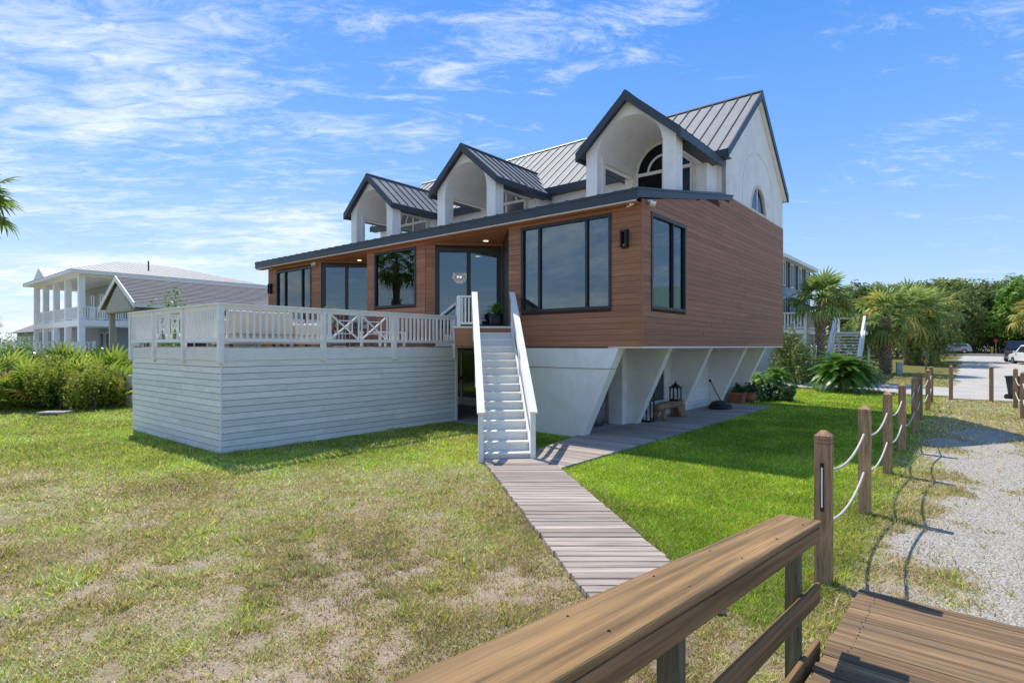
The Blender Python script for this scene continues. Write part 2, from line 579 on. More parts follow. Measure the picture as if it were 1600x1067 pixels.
M['tarp'] = pbr('grey_tarp', (0.16, 0.17, 0.18), 0.5, var=0.25, nscale=6, bump=0.6, bscale=9)
M['concrete'] = pbr('concrete', (0.36, 0.35, 0.33), 0.9, var=0.12, bump=0.2, bscale=60)
M['shingle'] = pbr('grey_shingles', (0.22, 0.21, 0.205), 0.9, var=0.25, nscale=9, stretch=(1, 1, 4), bump=0.3, bscale=30, rnd=0.10)
M['tan'] = pbr('tan_siding', (0.50, 0.44, 0.36), 0.8, var=0.06)
M['yellow'] = pbr('yellow_wood', (0.50, 0.30, 0.09), 0.8)
M['paleblue'] = pbr('pale_blue_siding', (0.36, 0.39, 0.39), 0.75, var=0.05)
M['blue'] = pbr('blue_grey_siding', (0.34, 0.41, 0.46), 0.75, var=0.06, rnd=0.04)
M['tinroof'] = pbr('pale_tin_roof', (0.22, 0.205, 0.19), 0.65, metal=0.0, var=0.08, rnd=0.04)
M['darkglass'] = pbr('dark_house_glass', (0.03, 0.04, 0.05), 0.08, spec=0.8)
M['shutter'] = pbr('dark_shutter', (0.025, 0.035, 0.05), 0.6)
M['trunk'] = pbr('bark', (0.13, 0.10, 0.08), 0.9, var=0.35, nscale=6, stretch=(1, 1, 0.4), bump=0.6, bscale=14)
M['palmtrunk'] = pbr('palm_trunk', (0.23, 0.17, 0.12), 0.9, var=0.35, nscale=7, bump=0.6, bscale=18)
M['boot'] = pbr('palm_boot', (0.36, 0.29, 0.21), 0.9, var=0.4, nscale=5, bump=0.4, bscale=16, rnd=0.2)
M['frond'] = leaf_mat('palm_frond', (0.12, 0.20, 0.050), (0.34, 0.43, 0.11), 0.5, 0.42)
M['frond_y'] = leaf_mat('yellow_palm_frond', (0.28, 0.26, 0.055), (0.55, 0.48, 0.11), 0.45, 0.5)
M['frond_dead'] = leaf_mat('dead_palm_frond', (0.20, 0.13, 0.06), (0.36, 0.26, 0.13), 0.2, 0.8)
M['cycad'] = leaf_mat('cycad_leaf', (0.060, 0.15, 0.018), (0.18, 0.35, 0.045), 0.4, 0.35, spec=0.5)
M['palmetto'] = leaf_mat('palmetto_leaf', (0.13, 0.23, 0.03), (0.38, 0.46, 0.07), 0.5, 0.42)
M['palmetto_o'] = leaf_mat('orange_palmetto_leaf', (0.36, 0.24, 0.05), (0.62, 0.42, 0.08), 0.5, 0.6)
M['leaf_oak'] = leaf_mat('oak_leaf', (0.085, 0.14, 0.036), (0.32, 0.37, 0.11), 0.5, 0.55)
M['leaf_oak2'] = leaf_mat('light_oak_leaf', (0.11, 0.18, 0.04), (0.40, 0.46, 0.12), 0.52, 0.55)
M['leaf_pine'] = leaf_mat('pine_leaf', (0.055, 0.14, 0.02), (0.19, 0.34, 0.055), 0.4, 0.55)
M['leaf_shrub'] = leaf_mat('shrub_leaf', (0.12, 0.18, 0.025), (0.42, 0.44, 0.06), 0.5, 0.5, tip=(0.34, 0.23, 0.05))
M['leaf_lime'] = leaf_mat('lime_leaf', (0.10, 0.22, 0.02), (0.26, 0.42, 0.05), 0.4, 0.45)
M['leaf_dark'] = leaf_mat('dark_glossy_leaf', (0.025, 0.07, 0.020), (0.07, 0.15, 0.045), 0.2, 0.3, spec=0.6)
M['leaf_olean'] = leaf_mat('oleander_leaf', (0.09, 0.15, 0.04), (0.28, 0.33, 0.09), 0.3, 0.5, tip=(0.40, 0.16, 0.09))
M['grass'] = leaf_mat('grass_blade', None, None, 0.45, 0.6, use_attr=True, rnd=0.38, spec=0.2)
M['carblack'] = pbr('black_car_paint', (0.012, 0.013, 0.015), 0.2, spec=0.7, var=0.02)
M['carwhite'] = pbr('white_car_paint', (0.72, 0.73, 0.74), 0.25, spec=0.6, var=0.02)
M['carsilver'] = pbr('silver_car_paint', (0.45, 0.46, 0.47), 0.3, metal=0.4, var=0.02)
M['tyre'] = pbr('tyre', (0.02, 0.02, 0.02), 0.9)
M['rim'] = pbr('wheel_rim', (0.35, 0.35, 0.36), 0.35, metal=0.8)
M['taillight'] = pbr('tail_light', (0.45, 0.02, 0.02), 0.3, spec=0.6)
M['plate'] = pbr('number_plate', (0.7, 0.72, 0.72), 0.5)
M['signred'] = pbr('sign_red', (0.5, 0.02, 0.02), 0.5)
M['hydrant'] = pbr('yellow_hydrant', (0.55, 0.38, 0.03), 0.5)
M['binplastic'] = pbr('dark_bin_plastic', (0.025, 0.03, 0.032), 0.5)
M['asphalt'] = pbr('asphalt', (0.06, 0.06, 0.062), 0.9, var=0.2, nscale=4, bump=0.3, bscale=90)
M['mailbox'] = pbr('mailbox_grey', (0.14, 0.15, 0.15), 0.5)
M['utility'] = pbr('pale_green_utility', (0.33, 0.42, 0.38), 0.6)
# ------------------------------------------------------------------ ground, roads, walkways
A0 = np.array([3.02, 5.45]); DD = np.array([0.628, 0.778]); NN = np.array([0.778, -0.628])
def st(X, Y):
    x = X - A0[0]; y = Y - A0[1]
    return x * NN[0] + y * NN[1], x * DD[0] + y * DD[1]

def local(X, Y):
    x = X - HP[0]; y = Y - HP[1]
    return x * EX[0] + y * EX[1], x * EY[0] + y * EY[1]

def gravel_mask(X, Y):
    s, t = st(X, Y)
    n = fbm(X * 0.9, Y * 0.9, 5) - 0.5
    strip = np.exp(-((s - 2.5 - 1.0 * n) / 0.6) ** 2) * 0.62 + 0.25 * sstep(0.52, 0.66, fbm(X * 1.7, Y * 1.7, 15))
    m = sstep(0.0, 1.5, s + 1.7 * n + 0.15) - strip * sstep(0.5, 3.5, t)
    end = 1 - 0.8 * sstep(12.5, 17, t + 4 * n)
    m = m * end
    m = np.maximum(m, 0.75 * sstep(24.4, 25.2, t + 1.2 * n) * sstep(0.0, 0.8, s))
    return np.clip(m, 0, 1)

def lush_mask(X, Y):
    s, t = st(X, Y)
    lx, ly = local(X, Y)
    # edge of the main walkway
    wx = 1.58 + (Y - 5.88) * (0.79 - 1.58) / (9.91 - 5.88)
    right = sstep(-0.05, 0.25, X - wx) * sstep(0.5, -0.3, s + 0.5 * (fbm(X * 1.3, Y * 1.3, 8) - 0.5)) * sstep(-3.6, -0.8, t - 0.9 + 2.4 * (fbm(X, Y, 9) - 0.5))
    right = right * (Y < 29)
    n = fbm(X * 0.45, Y * 0.45, 21)
    n2 = fbm(X * 1.6, Y * 1.6, 33)
    deck = np.maximum(np.abs(lx + 9.1) - 2.8, 0) ** 2 + np.maximum(np.abs(ly + 3.4) - 3.4, 0) ** 2
    near_deck = sstep(3.6, 0.4, np.sqrt(deck) + 1.5 * (n2 - 0.5)) * (X < 1.0)
    band = sstep(9.6, 11.6, Y + 3.2 * (n - 0.5)) * 0.72
    patches = sstep(0.50, 0.72, 0.6 * n2 + 0.4 * n) * 0.75 * (0.40 + 0.60 * sstep(5.5, 10, Y))
    left = np.clip(np.maximum(np.maximum(near_deck * 0.85, band), patches), 0, 1)
    return np.clip(np.maximum(right, left * (X < wx + 0.3)), 0, 1), np.clip(right, 0, 1)

def build_ground():
    def axis(parts):
        out = [parts[0][0]]
        for a, b, stp in parts:
            n = max(1, int(round((b - a) / stp)))
            out += list(a + (b - a) * (np.arange(n) + 1) / n)
        return np.array(out)
    gx = axis([(-900, -120, 130), (-120, -40, 8), (-40, -14, 1.0), (-14, 12, 0.16), (12, 32, 0.5), (32, 90, 4), (90, 900, 135)])
    gy = axis([(-300, -20, 70), (-20, 1, 2.1), (1, 14, 0.16), (14, 32, 0.4), (32, 110, 3), (110, 1200, 155)])
    XX, YY = np.meshgrid(gx, gy, indexing='ij')
    ZZ = terrain(XX, YY) + 0.012 * (fbm(XX * 1.1, YY * 1.1, 3) - 0.5) * ((np.abs(XX) < 14) & (YY > 1) & (YY < 14))
    nx, ny = len(gx), len(gy)
    co = np.stack([XX, YY, ZZ], -1).reshape(-1, 3)
    idx = np.arange(nx * ny).reshape(nx, ny)
    q = np.stack([idx[:-1, :-1], idx[1:, :-1], idx[1:, 1:], idx[:-1, 1:]], -1).reshape(-1, 4)
    X, Y = co[:, 0], co[:, 1]
    lush, right = lush_mask(X, Y)
    n = fbm(X * 1.9, Y * 1.9, 41)
    n2 = fbm(X * 0.7, Y * 0.7, 47)
    sand = np.array([0.39, 0.305, 0.225]); dirt = np.array([0.19, 0.14, 0.085]); thatch = np.array([0.27, 0.225, 0.10]); green = np.array([0.22, 0.27, 0.030])
    k = ((0.62 + 0.3 * sstep(9, 5, Y)) * sstep(0.42, 0.70, n + 0.10 * sstep(9, 4.5, Y)))[:, None]
    c = thatch * (1 - k) + sand * k
    k2 = (sstep(0.5, 0.7, n2) * 0.5)[:, None]
    c = c * (1 - k2) + dirt * k2
    c = c * (1 - lush[:, None]) + green * lush[:, None]
    far = sstep(24, 34, Y)[:, None]
    c = c * (1 - far) + np.array([0.16, 0.15, 0.045]) * far
    m, nt, b = _nodes('ground')
    me = fast_mesh('ground', co, q, m, c, quads=True)
    at = me.attributes.new('Gm', 'FLOAT', 'POINT')
    at.data.foreach_set('value', gravel_mask(X, Y).astype(np.float32))
    N, Lk = nt.nodes.new, nt.links.new
    a1 = N('ShaderNodeAttribute'); a1.attribute_name = 'Col'
    a2 = N('ShaderNodeAttribute'); a2.attribute_name = 'Gm'
    geo = N('ShaderNodeNewGeometry')
    def noise(sc, det=5, r=0.65):
        q_ = N('ShaderNodeTexNoise'); q_.inputs['Scale'].default_value = sc; q_.inputs['Detail'].default_value = det; q_.inputs['Roughness'].default_value = r
        Lk(geo.outputs['Position'], q_.inputs['Vector']); return q_.outputs['Fac']
    def mrange(v, a, b_, c_=0.0, d_=1.0):
        r = N('ShaderNodeMapRange'); r.inputs['From Min'].default_value = a; r.inputs['From Max'].default_value = b_; r.inputs['To Min'].default_value = c_; r.inputs['To Max'].default_value = d_
        Lk(v, r.inputs['Value']); return r.outputs[0]
    def mth(op, x, y):
        r = N('ShaderNodeMath'); r.operation = op
        for i, v in enumerate((x, y)):
            if isinstance(v, (int, float)): r.inputs[i].default_value = v
            else: Lk(v, r.inputs[i])
        return r.outputs[0]
    hs = N('ShaderNodeHueSaturation')
    Lk(a1.outputs['Color'], hs.inputs['Color'])
    Lk(mth('MULTIPLY', mrange(noise(55, 4, 0.7), 0.3, 0.7, 0.62, 1.35), mrange(noise(7, 6, 0.7), 0.3, 0.7, 0.8, 1.2)), hs.inputs['Value'])
    vo = N('ShaderNodeTexVoronoi'); vo.inputs['Scale'].default_value = 66
    Lk(geo.outputs['Position'], vo.inputs['Vector'])
    sx = N('ShaderNodeSeparateColor'); Lk(vo.outputs['Color'], sx.inputs[0])
    cr = N('ShaderNodeValToRGB')
    cr.color_ramp.elements[0].color = (0.20, 0.18, 0.155, 1); cr.color_ramp.elements[1].color = (0.56, 0.515, 0.45, 1)
    e = cr.color_ramp.elements.new(0.5); e.color = (0.40, 0.365, 0.315, 1)
    Lk(sx.outputs[0], cr.inputs[0])
    gmask = mrange(mth('ADD', a2.outputs['Fac'], mth('MULTIPLY', mth('SUBTRACT', noise(5, 7, 0.75), 0.5), 1.3)), 0.38, 0.62)
    mx = N('ShaderNodeMixRGB'); Lk(gmask, mx.inputs['Fac']); Lk(hs.outputs[0], mx.inputs['Color1']); Lk(cr.outputs[0], mx.inputs['Color2'])
    Lk(mx.outputs[0], b.inputs['Base Color'])
    b.inputs['Roughness'].default_value = 0.95; b.inputs['Specular IOR Level'].default_value = 0.1
    bp = N('ShaderNodeBump'); bp.inputs['Strength'].default_value = 0.7; bp.inputs['Distance'].default_value = 0.03
    Lk(mth('ADD', noise(30, 6, 0.75), mth('MULTIPLY', vo.outputs['Distance'], -0.6)), bp.inputs['Height'])
    Lk(bp.outputs[0], b.inputs['Normal'])
    tag(link('ground', me), kind='structure')

build_ground()

def build_road():
    # gravel lane in (s, t): a crossing drive and the lane that runs away from it
    m = pbr('gravel_surface', (0.42, 0.39, 0.345), 0.95, var=0.12, nscale=0.8, bump=0.5, bscale=40, pos=True, detail=9)
    mb = MB()
    def sheet(s_lo, s_hi, t0, t1, nt_, name, mat, dz=0.03, ns=6, jit=0.25):
        b = MB(); vs = []
        for i in range(nt_ + 1):
            t = t0 + (t1 - t0) * i / nt_
            for j in range(ns + 1):
                k = j / ns
                s0 = s_lo(t) + (random.uniform(-jit, jit) if j == 0 else 0); s1 = s_hi(t) + (random.uniform(-jit, jit) if j == ns else 0)
                s = s0 + (s1 - s0) * k
                P = A0 + NN * s + DD * t
                vs.append((P[0], P[1], tz(P[0], P[1]) + dz))
        fs = []
        for i in range(nt_):
            for j in range(ns):
                a = i * (ns + 1) + j
                fs.append((a, a + 1, a + ns + 2, a + ns + 1))
        b.add(vs, fs)
        return tag(b.build(name, mat), kind='structure')
    def lo(t):
        return 0.7 - 1.2 * max(0, (31.4 - t) / 2) ** 2 if t < 31.4 else 0.7 - 0.02 * (t - 31)
    sheet(lambda t: 0.5 if t < 31 else 0.65, lambda t: 16 if t < 31 else 9.6, 25.0, 84, 60, 'gravel_road', m)
    # drive to the left
    b = MB(); vs = []; n = 40
    for i in range(n + 1):
        s = -16 + 17.2 * i / n
        t_lo = 26.3 + random.uniform(-.12, .12); t_hi = 28.2 + 2.8 * float(sstep(-9, -2, s)) + random.uniform(-.12, .12)
        for j in range(5):
            t = t_lo + (t_hi - t_lo) * j / 4
            P = A0 + NN * s + DD * t
            vs.append((P[0], P[1], tz(P[0], P[1]) + 0.035))
    fs = [(i * 5 + j, i * 5 + j + 5, i * 5 + j + 6, i * 5 + j + 1) for i in range(n) for j in range(4)]
    b.add(vs, fs)
    tag(b.build('gravel_drive', m), kind='structure')
    b = MB(); vs = []
    for i in range(31):
        s = -40 + 90 * i / 30
        for t in (83.5, 91):
            P = A0 + NN * s + DD * t
            vs.append((P[0], P[1], tz(P[0], P[1]) + 0.05))
    b.add(vs, [(2 * i, 2 * i + 1, 2 * i + 3, 2 * i + 2) for i in range(30)])
    tag(b.build('asphalt_road', M['asphalt']), kind='structure')
build_road()

PLANK_MESH = {}
def plank_mesh(key, lx, wy, h, mat, ch=0.006):
    if key not in PLANK_MESH:
        b = MB()
        x, y = lx / 2, wy / 2
        prof = [(-y, -h), (y, -h), (y, -ch), (y - ch, 0), (-y + ch, 0), (-y, -ch)]
        b.prism(prof, -x, x, 'x')
        PLANK_MESH[key] = b.mesh(key, mat)
    return PLANK_MESH[key]

def build_walkways():
    # walk from the stair foot towards the boardwalk: edge lines in world coordinates
    root = tag(empty('walkway', (0, 0, 0)), kind='structure')
    n = 44
    Pl0, Pl1 = np.array([-0.62, 11.35]), np.array([0.735, 4.8])
    Pr0, Pr1 = np.array([0.72, 11.35]), np.array([1.85, 4.8])
    for i in range(n):
        k0 = i / n; k1 = (i + 1) / n - 0.0019 - 0.0012 * random.random()
        def pt(a, b_, k): return a + (b_ - a) * k
        jl, jr = random.uniform(-.012, .012), random.uniform(-.012, .012)
        a, b_, c, d = pt(Pl0, Pl1, k0), pt(Pr0, Pr1, k0), pt(Pr0, Pr1, k1), pt(Pl0, Pl1, k1)
        cx = (a + b_ + c + d) / 4
        ang = math.atan2((b_ - a)[1], (b_ - a)[0]) 
        b = MB()
        h = 0.055; ch = 0.006
        t0 = random.uniform(-.004, .004)
        u_ = np.array([math.cos(ang), math.sin(ang)]); v_ = np.array([-u_[1], u_[0]])
        loc_ = [((p - cx) @ u_, (p - cx) @ v_) for p in (a + u_ * jl, b_ + u_ * jr, c + u_ * jr, d + u_ * jl)]
        m_ = (sum(p[0] for p in loc_) / 4, sum(p[1] for p in loc_) / 4)
        inner = [(p[0] + (ch if p[0] < m_[0] else -ch), p[1] + (ch if p[1] < m_[1] else -ch), 0) for p in loc_]
        vs = [(p[0], p[1], -h) for p in loc_] + [(p[0], p[1], -ch) for p in loc_] + inner
        b.add(vs, [(0, 1, 2, 3)] + [(i, i + 4, (i + 1) % 4 + 4, (i + 1) % 4) for i in range(4)] + [(i + 4, i + 8, (i + 1) % 4 + 8, (i + 1) % 4 + 4) for i in range(4)] + [(11, 10, 9, 8)])
        b.build('plank', M['greywood'], root, loc=(cx[0], cx[1], 0.068 + t0), rot=(random.uniform(-.004, .004), random.uniform(-.004, .004), ang))
    # walk along the right side of the house
    root2 = tag(house_empty('side_walkway'), kind='structure')
    y = -3.9; i = 0
    while y < 10.4:
        w = 0.14
        x0 = -1.75 + random.uniform(-.01, .01) if y > -0.2 else -1.1 + (y + 3.9) * -0.17
        x1 = 0.08 - 0.02 * (y + 3) / 13 + random.uniform(-.012, .012)
        o = link('plank', plank_mesh('side_plank_%d' % int((x1 - x0) * 50), x1 - x0, w - 0.008, 0.05, M['greywood']), root2, ((x0 + x1) / 2, y + w / 2, 0.058 + random.uniform(-.003, .003)), (random.uniform(-.004, .004), 0, random.uniform(-.003, .003)))
        y += w
    # boardwalk ramp under the camera
    root3 = tag(empty('boardwalk', (3.22, 5.2, 0.06), HROT), kind='structure')
    for i in range(40):
        w = 0.142
        yy = -w * (i + 0.5)
        lx = 2.7 + random.uniform(-.02, .02)
        link('plank', plank_mesh('ramp_plank_%d' % (i % 7), lx, w - 0.011, 0.04, M['deckwood']), root3, (lx / 2 + random.uniform(-.008, .004), yy, -yy * 0.07 + random.uniform(-.002, .002)), (-math.atan(0.07), random.uniform(-.002, .002), 0))
    mb = MB()
    for x in (0.14, 1.3, 2.5):
        mb.add([(x - .04, -0.02, -0.04), (x + .04, -0.02, -0.04), (x + .04, -5.7, .355), (x - .04, -5.7, .355), (x - .04, -0.02, -0.2), (x + .04, -0.02, -0.2), (x + .04, -5.7, .17), (x - .04, -5.7, .17)],
               [(0, 1, 2, 3), (7, 6, 5, 4), (0, 4, 5, 1), (1, 5, 6, 2), (2, 6, 7, 3), (3, 7, 4, 0)])
    mb.build('joist', M['greenpost'], root3)
    sc = MB()
    for i in range(24):
        yy = -0.142 * (i + 0.5)
        for x in (0.14, 1.3, 2.5):
            for dy in (-.035, .036):
                xx = x + random.uniform(-.012, .012)
                z = -(yy + dy) * 0.07 + .0035
                sc.cyl((xx, yy + dy, z - .003), (xx, yy + dy, z), .0055, n=6)
    tag(sc.build('screw_head', M['black'], root3), kind='stuff')
build_walkways()

def build_grass():
    rng = np.random.default_rng(5)
    def batch(n, Dlo, Dhi, seed):
        rng = np.random.default_rng(seed)
        ph = rng.uniform(-rad(52), rad(52), n)
        D = Dlo * (Dhi / Dlo) ** rng.random(n)
        return D * np.sin(ph) / np.cos(ph) ** 0.3, D * np.cos(ph) ** 0.7, D
    X, Y, D = batch(1500000, 2.4, 44, 3)
    lush, right = lush_mask(X, Y)
    gm = gravel_mask(X, Y)
    s, t = st(X, Y)
    lx, ly = local(X, Y)
    wl = -0.62 + (11.35 - Y) * (1.60 / 7.75); wr = 0.72 + (11.35 - Y) * (1.34 / 7.75)
    on_walk = (X > wl - 0.01) & (X < wr + 0.01) & (Y < 11.4) & (Y > 4.78)
    on_side = (lx > -1.8) & (lx < 0.07) & (ly > -4.0) & (ly < 10.45)
    house = (lx < -1.7) & (lx > -18) & (ly > -0.1) & (ly < 12.4)
    deck = (lx > -11.83) & (lx < -6.28) & (ly > -6.8) & (ly < 0.3)
    road = ((t > 26.0) & (t < 31)) | ((t > 25) & (s > .5))
    bw = (t < -0.35) & (s > 0.3)
    n_hi = fbm(X * 2.6, Y * 2.6, 61); n_lo = fbm(X * 0.8, Y * 0.8, 71)
    bald = sstep(0.46, 0.72, 0.07 * sstep(9, 4.5, Y) + fbm(X * 1.9, Y * 1.9, 41) * 0.45 + 0.2 * n_lo + 0.35 * fbm(X * 6.5, Y * 6.5, 91, 3))
    p = np.where(right > 0.5, 1.0, np.clip(0.80 + 0.3 * lush - (0.70 + 0.08 * sstep(9, 5, Y)) * bald * (1 - lush), 0.05, 1))
    gk = gm + 0.9 * (n_hi - 0.5)
    p = p * (1 - sstep(0.30, 0.75, gk) * 0.94)
    p = np.where(road, 0.0, p)
    keep = (rng.random(len(X)) < p) & ~on_walk & ~on_side & ~house & ~deck & ~bw
    X, Y, D, lush, right, n_hi, n_lo, gk, s = [a[keep] for a in (X, Y, D, lush, right, n_hi, n_lo, gk, s)]
    n = len(X)
    tuft = np.maximum(sstep(0.58, 0.72, n_hi), sstep(0.70, 0.80, fbm(X * 5.0, Y * 5.0, 95, 2)))
    h = np.where(right > 0.5, rng.uniform(0.03, 0.062, n), rng.uniform(0.014, 0.040, n) + 0.030 * lush * rng.random(n) + 0.085 * tuft * rng.random(n) ** 1.5)
    h *= 1 + 0.10 * np.clip((D - 8) / 10, 0, 1)
    w = np.clip(0.0022 + 0.00062 * D, 0.003, 0.03) * rng.uniform(0.7, 1.4, n)
    a = rng.uniform(0, 2 * PI, n); la = rng.uniform(0, 2 * PI, n); lean = rng.uniform(0.15, 1.1, n) * h * np.where(right > .5, 1.5, 1.4)
    Z = terrain(X, Y)
    co = np.empty((n, 3, 3), np.float32)
    co[:, 0] = np.stack([X - np.cos(a) * w, Y - np.sin(a) * w, Z - 0.004], -1)
    co[:, 1] = np.stack([X + np.cos(a) * w, Y + np.sin(a) * w, Z - 0.004], -1)
    co[:, 2] = np.stack([X + np.cos(la) * lean, Y + np.sin(la) * lean, Z + h], -1)
    g1 = np.array([0.25, 0.42, 0.022]); g2 = np.array([0.37, 0.53, 0.045]); yl = np.array([0.62, 0.58, 0.075]); straw = np.array([0.62, 0.50, 0.29]); br = np.array([0.38, 0.25, 0.13]); gg = np.array([0.27, 0.37, 0.07])
    r = rng.random(n)
    pick = np.empty((n, 3))
    lush_c = np.where((r < 0.42)[:, None], g1, np.where((r < 0.85)[:, None], g2, np.where((r < 0.94)[:, None], yl, straw)))
    yk = np.clip(0.25 + 0.75 * sstep(0.40, 0.62, n_lo), 0, 1)
    left_l = np.where((r < 0.34)[:, None], gg, np.where((r < 0.34 + 0.30 * yk)[:, None], yl, np.where((r < 0.88)[:, None], g2, straw)))
    dry_c = np.where((r < 0.46)[:, None], straw, np.where((r < 0.70)[:, None], br, np.where((r < 0.87)[:, None], gg, yl)))
    r2 = rng.random(n)
    use_l = r2 < np.clip(lush * 1.0 + 0.25 * tuft, 0, 1)
    c = np.where((right > 0.5)[:, None], lush_c, np.where(use_l[:, None], left_l, dry_c))
    edge = (right > 0.5) & (rng.random(n) < sstep(-0.9, 0.3, s) * 0.5)
    wrk = 0.72 + (11.35 - Y) * (1.34 / 7.75)
    edge |= (right > 0.5) & (rng.random(n) < 0.55 * np.exp(-np.clip(X - wrk, 0, 9) / 0.14) * (Y < 10.2))
    c = np.where(edge[:, None], dry_c, c)
    tone = fbm(X * 0.55, Y * 0.55, 131); tone2 = fbm(X * 1.7, Y * 1.7, 141)
    c = c * (0.72 + 0.35 * sstep(0.3, 0.7, tone) + 0.22 * sstep(0.3, 0.7, tone2))[:, None]
    yel = ((right > 0.5) & (rng.random(n) < 0.5 * sstep(0.52, 0.68, tone2)))[:, None]
    c = np.where(yel, c * np.array([1.25, 1.02, 1.1]), c)
    c = np.where((right > 0.5)[:, None], c, np.minimum(c * 1.18, 0.7))
    c = c * rng.uniform(0.8, 1.2, (n, 1))
    cols = np.repeat(c[:, None, :], 3, 1).reshape(-1, 3)
    co = co.reshape(-1, 3)
    tri = np.arange(n * 3, dtype=np.int32).reshape(-1, 3)
    isl = right > 0.5
    for nm, sel in (('lawn_grass', isl), ('dry_grass', ~isl)):
        k = np.repeat(sel, 3)
        me = fast_mesh(nm, co[k], np.arange(sel.sum() * 3, dtype=np.int32).reshape(-1, 3), M['grass'], cols[k])
        o = link(nm, me)
        tag(o, 'short lush green lawn grass' if isl is sel else 'patchy dry grass with bare sandy soil', 'grass', kind='stuff')
    print('grass blades', n, isl.sum())
build_grass()

def build_litter():
    """fallen leaves and bits of dead thatch on the dry ground"""
    rg = random.Random(77); b = MB()
    for _ in range(900):
        ph = rg.uniform(-rad(46), rad(40)); D = 2.8 * (16 / 2.8) ** rg.random()
        x, y = D * math.sin(ph), D * math.cos(ph)
        lm, rt = lush_mask(np.array([x]), np.array([y]))
        if rt[0] > .3 and rg.random() < .9: continue
        lx, ly = local(x, y)
        if -11.9 < lx < -6.2 and -6.9 < ly < .4: continue
        a = rg.uniform(0, 6.28); l_ = rg.uniform(.012, .035); w = l_ * rg.uniform(.25, .5); z = tz(x, y) + rg.uniform(.012, .03)
        u = Vector((math.cos(a), math.sin(a), rg.uniform(-.3, .3))) * l_; v = Vector((-math.sin(a), math.cos(a), rg.uniform(-.4, .4))) * w
        c = Vector((x, y, z))
        b.add([c - u, c - v, c + u, c + v], [(0, 1, 2, 3)])
    m = leaf_mat('dry_leaf_litter', (0.16, 0.10, 0.05), (0.55, 0.46, 0.32), 0.15, 0.8)
    tag(b.build('fallen_leaves', m), 'small dry leaves and bits of dead thatch on the lawn', 'leaves', kind='stuff')
build_litter()
# ------------------------------------------------------------------ the house (house frame: x along the front, y into the depth)
S2 = math.sqrt(0.5)
HOUSE = tag(house_empty('house'), 'brown wood and white stucco house with three arched dormers and a grey metal roof', 'house')

def boards(parent, org, d, length, z0, ztop, holes=(), reveal=0.14, mat=None, th=0.022, out=(0, -1), gap=0.006):
    """courses of siding boards on a wall that starts at org and runs along d; holes = (a0, a1, z0, z1); ztop is a number or a function of a"""
    d = np.array(d, float); o = np.array(org, float); q = np.array(out, float)
    nrow = int(math.ceil(((ztop if not callable(ztop) else max(ztop(0), ztop(length))) - z0) / reveal))
    for r in range(nrow):
        za, zb = z0 + r * reveal, z0 + (r + 1) * reveal - gap
        segs = [(0.0, length)]
        for (a0, a1, h0, h1) in holes:
            if zb > h0 + 0.01 and za < h1 - 0.01:
                ns = []
                for (p, q_) in segs:
                    if a1 <= p or a0 >= q_: ns.append((p, q_)); continue
                    if a0 - p > 0.03: ns.append((p, a0))
                    if q_ - a1 > 0.03: ns.append((a1, q_))
                segs = ns
        for (p, e) in segs:
            cuts = [p, e]
            if e - p > 5: cuts = [p, p + (e - p) * random.uniform(0.3, 0.7), e]
            for c0, c1 in zip(cuts[:-1], cuts[1:]):
                c1 = c1 - 0.003
                tt = th + random.uniform(-.002, .002)
                if callable(ztop):
                    zt0, zt1 = min(zb, ztop(c0)), min(zb, ztop(c1))
                    if max(zt0, zt1) <= za + 0.01: continue
                    if zt0 < za:                                   # clip where the slope crosses the course
                        dz_ = ztop(c1) - ztop(c0) or 1e-6; f = (za - ztop(c0)) / dz_; c0 = c0 + (c1 - c0) * f; zt0 = za + 0.004
                    # where the slope leaves the course part way, keep the flat part too
                    pts = [(c0, za), (c1, za), (c1, zt1)]
                    if zt0 < zb - 1e-4 and zt1 > zb - 1e-4:
                        f = (zb - ztop(c0)) / (ztop(c1) - ztop(c0) or 1e-6); pts.append((c0 + (c1 - c0) * max(0, min(1, f)), zb))
                    pts.append((c0, zt0))
                else:
                    zt = min(zb, ztop)
                    pts = [(c0, za), (c1, za), (c1, zt), (c0, zt)]
                b = MB(); n = len(pts)
                vs = []
                for k in (0.0, tt):
                    for a, z in pts:
                        P = o + d * a + q * k
                        vs.append((P[0], P[1], z))
                fl = [tuple(range(n)), tuple(range(2 * n - 1, n - 1, -1))] + [(i, n + i, n + (i + 1) % n, (i + 1) % n) for i in range(n)]
                b.add(vs, fl)
                b.build('board', mat or M['siding'], parent)

def wallslab(name, org, d, length, z0, z1, th, mat, holes=(), inn=(0, 1), parent=None):
    """a solid wall with rectangular holes, built from slabs butted end to end"""
    d = np.array(d, float); o = np.array(org, float); q = np.array(inn, float)
    mb = MB()
    xs = sorted({0.0, length, *[h[0] for h in holes], *[h[1] for h in holes]})
    for a, e in zip(xs[:-1], xs[1:]):
        zs = [(z0, z1)]
        for (a0, a1, h0, h1) in holes:
            if a0 < (a + e) / 2 < a1:
                nz = []
                for (p, r) in zs:
                    if h0 > p: nz.append((p, min(h0, r)))
                    if h1 < r: nz.append((max(h1, p), r))
                zs = nz
        for p, r in zs:
            vs = []
            for z in (p, r):
                for aa, k in ((a, 0), (e, 0), (e, th), (a, th)):
                    P = o + d * aa + q * k
                    vs.append((P[0], P[1], z))
            mb.add(vs, [(0, 3, 2, 1), (4, 5, 6, 7), (0, 1, 5, 4), (1, 2, 6, 5), (2, 3, 7, 6), (3, 0, 4, 7)])
    return mb.build(name, mat, parent or HOUSE)

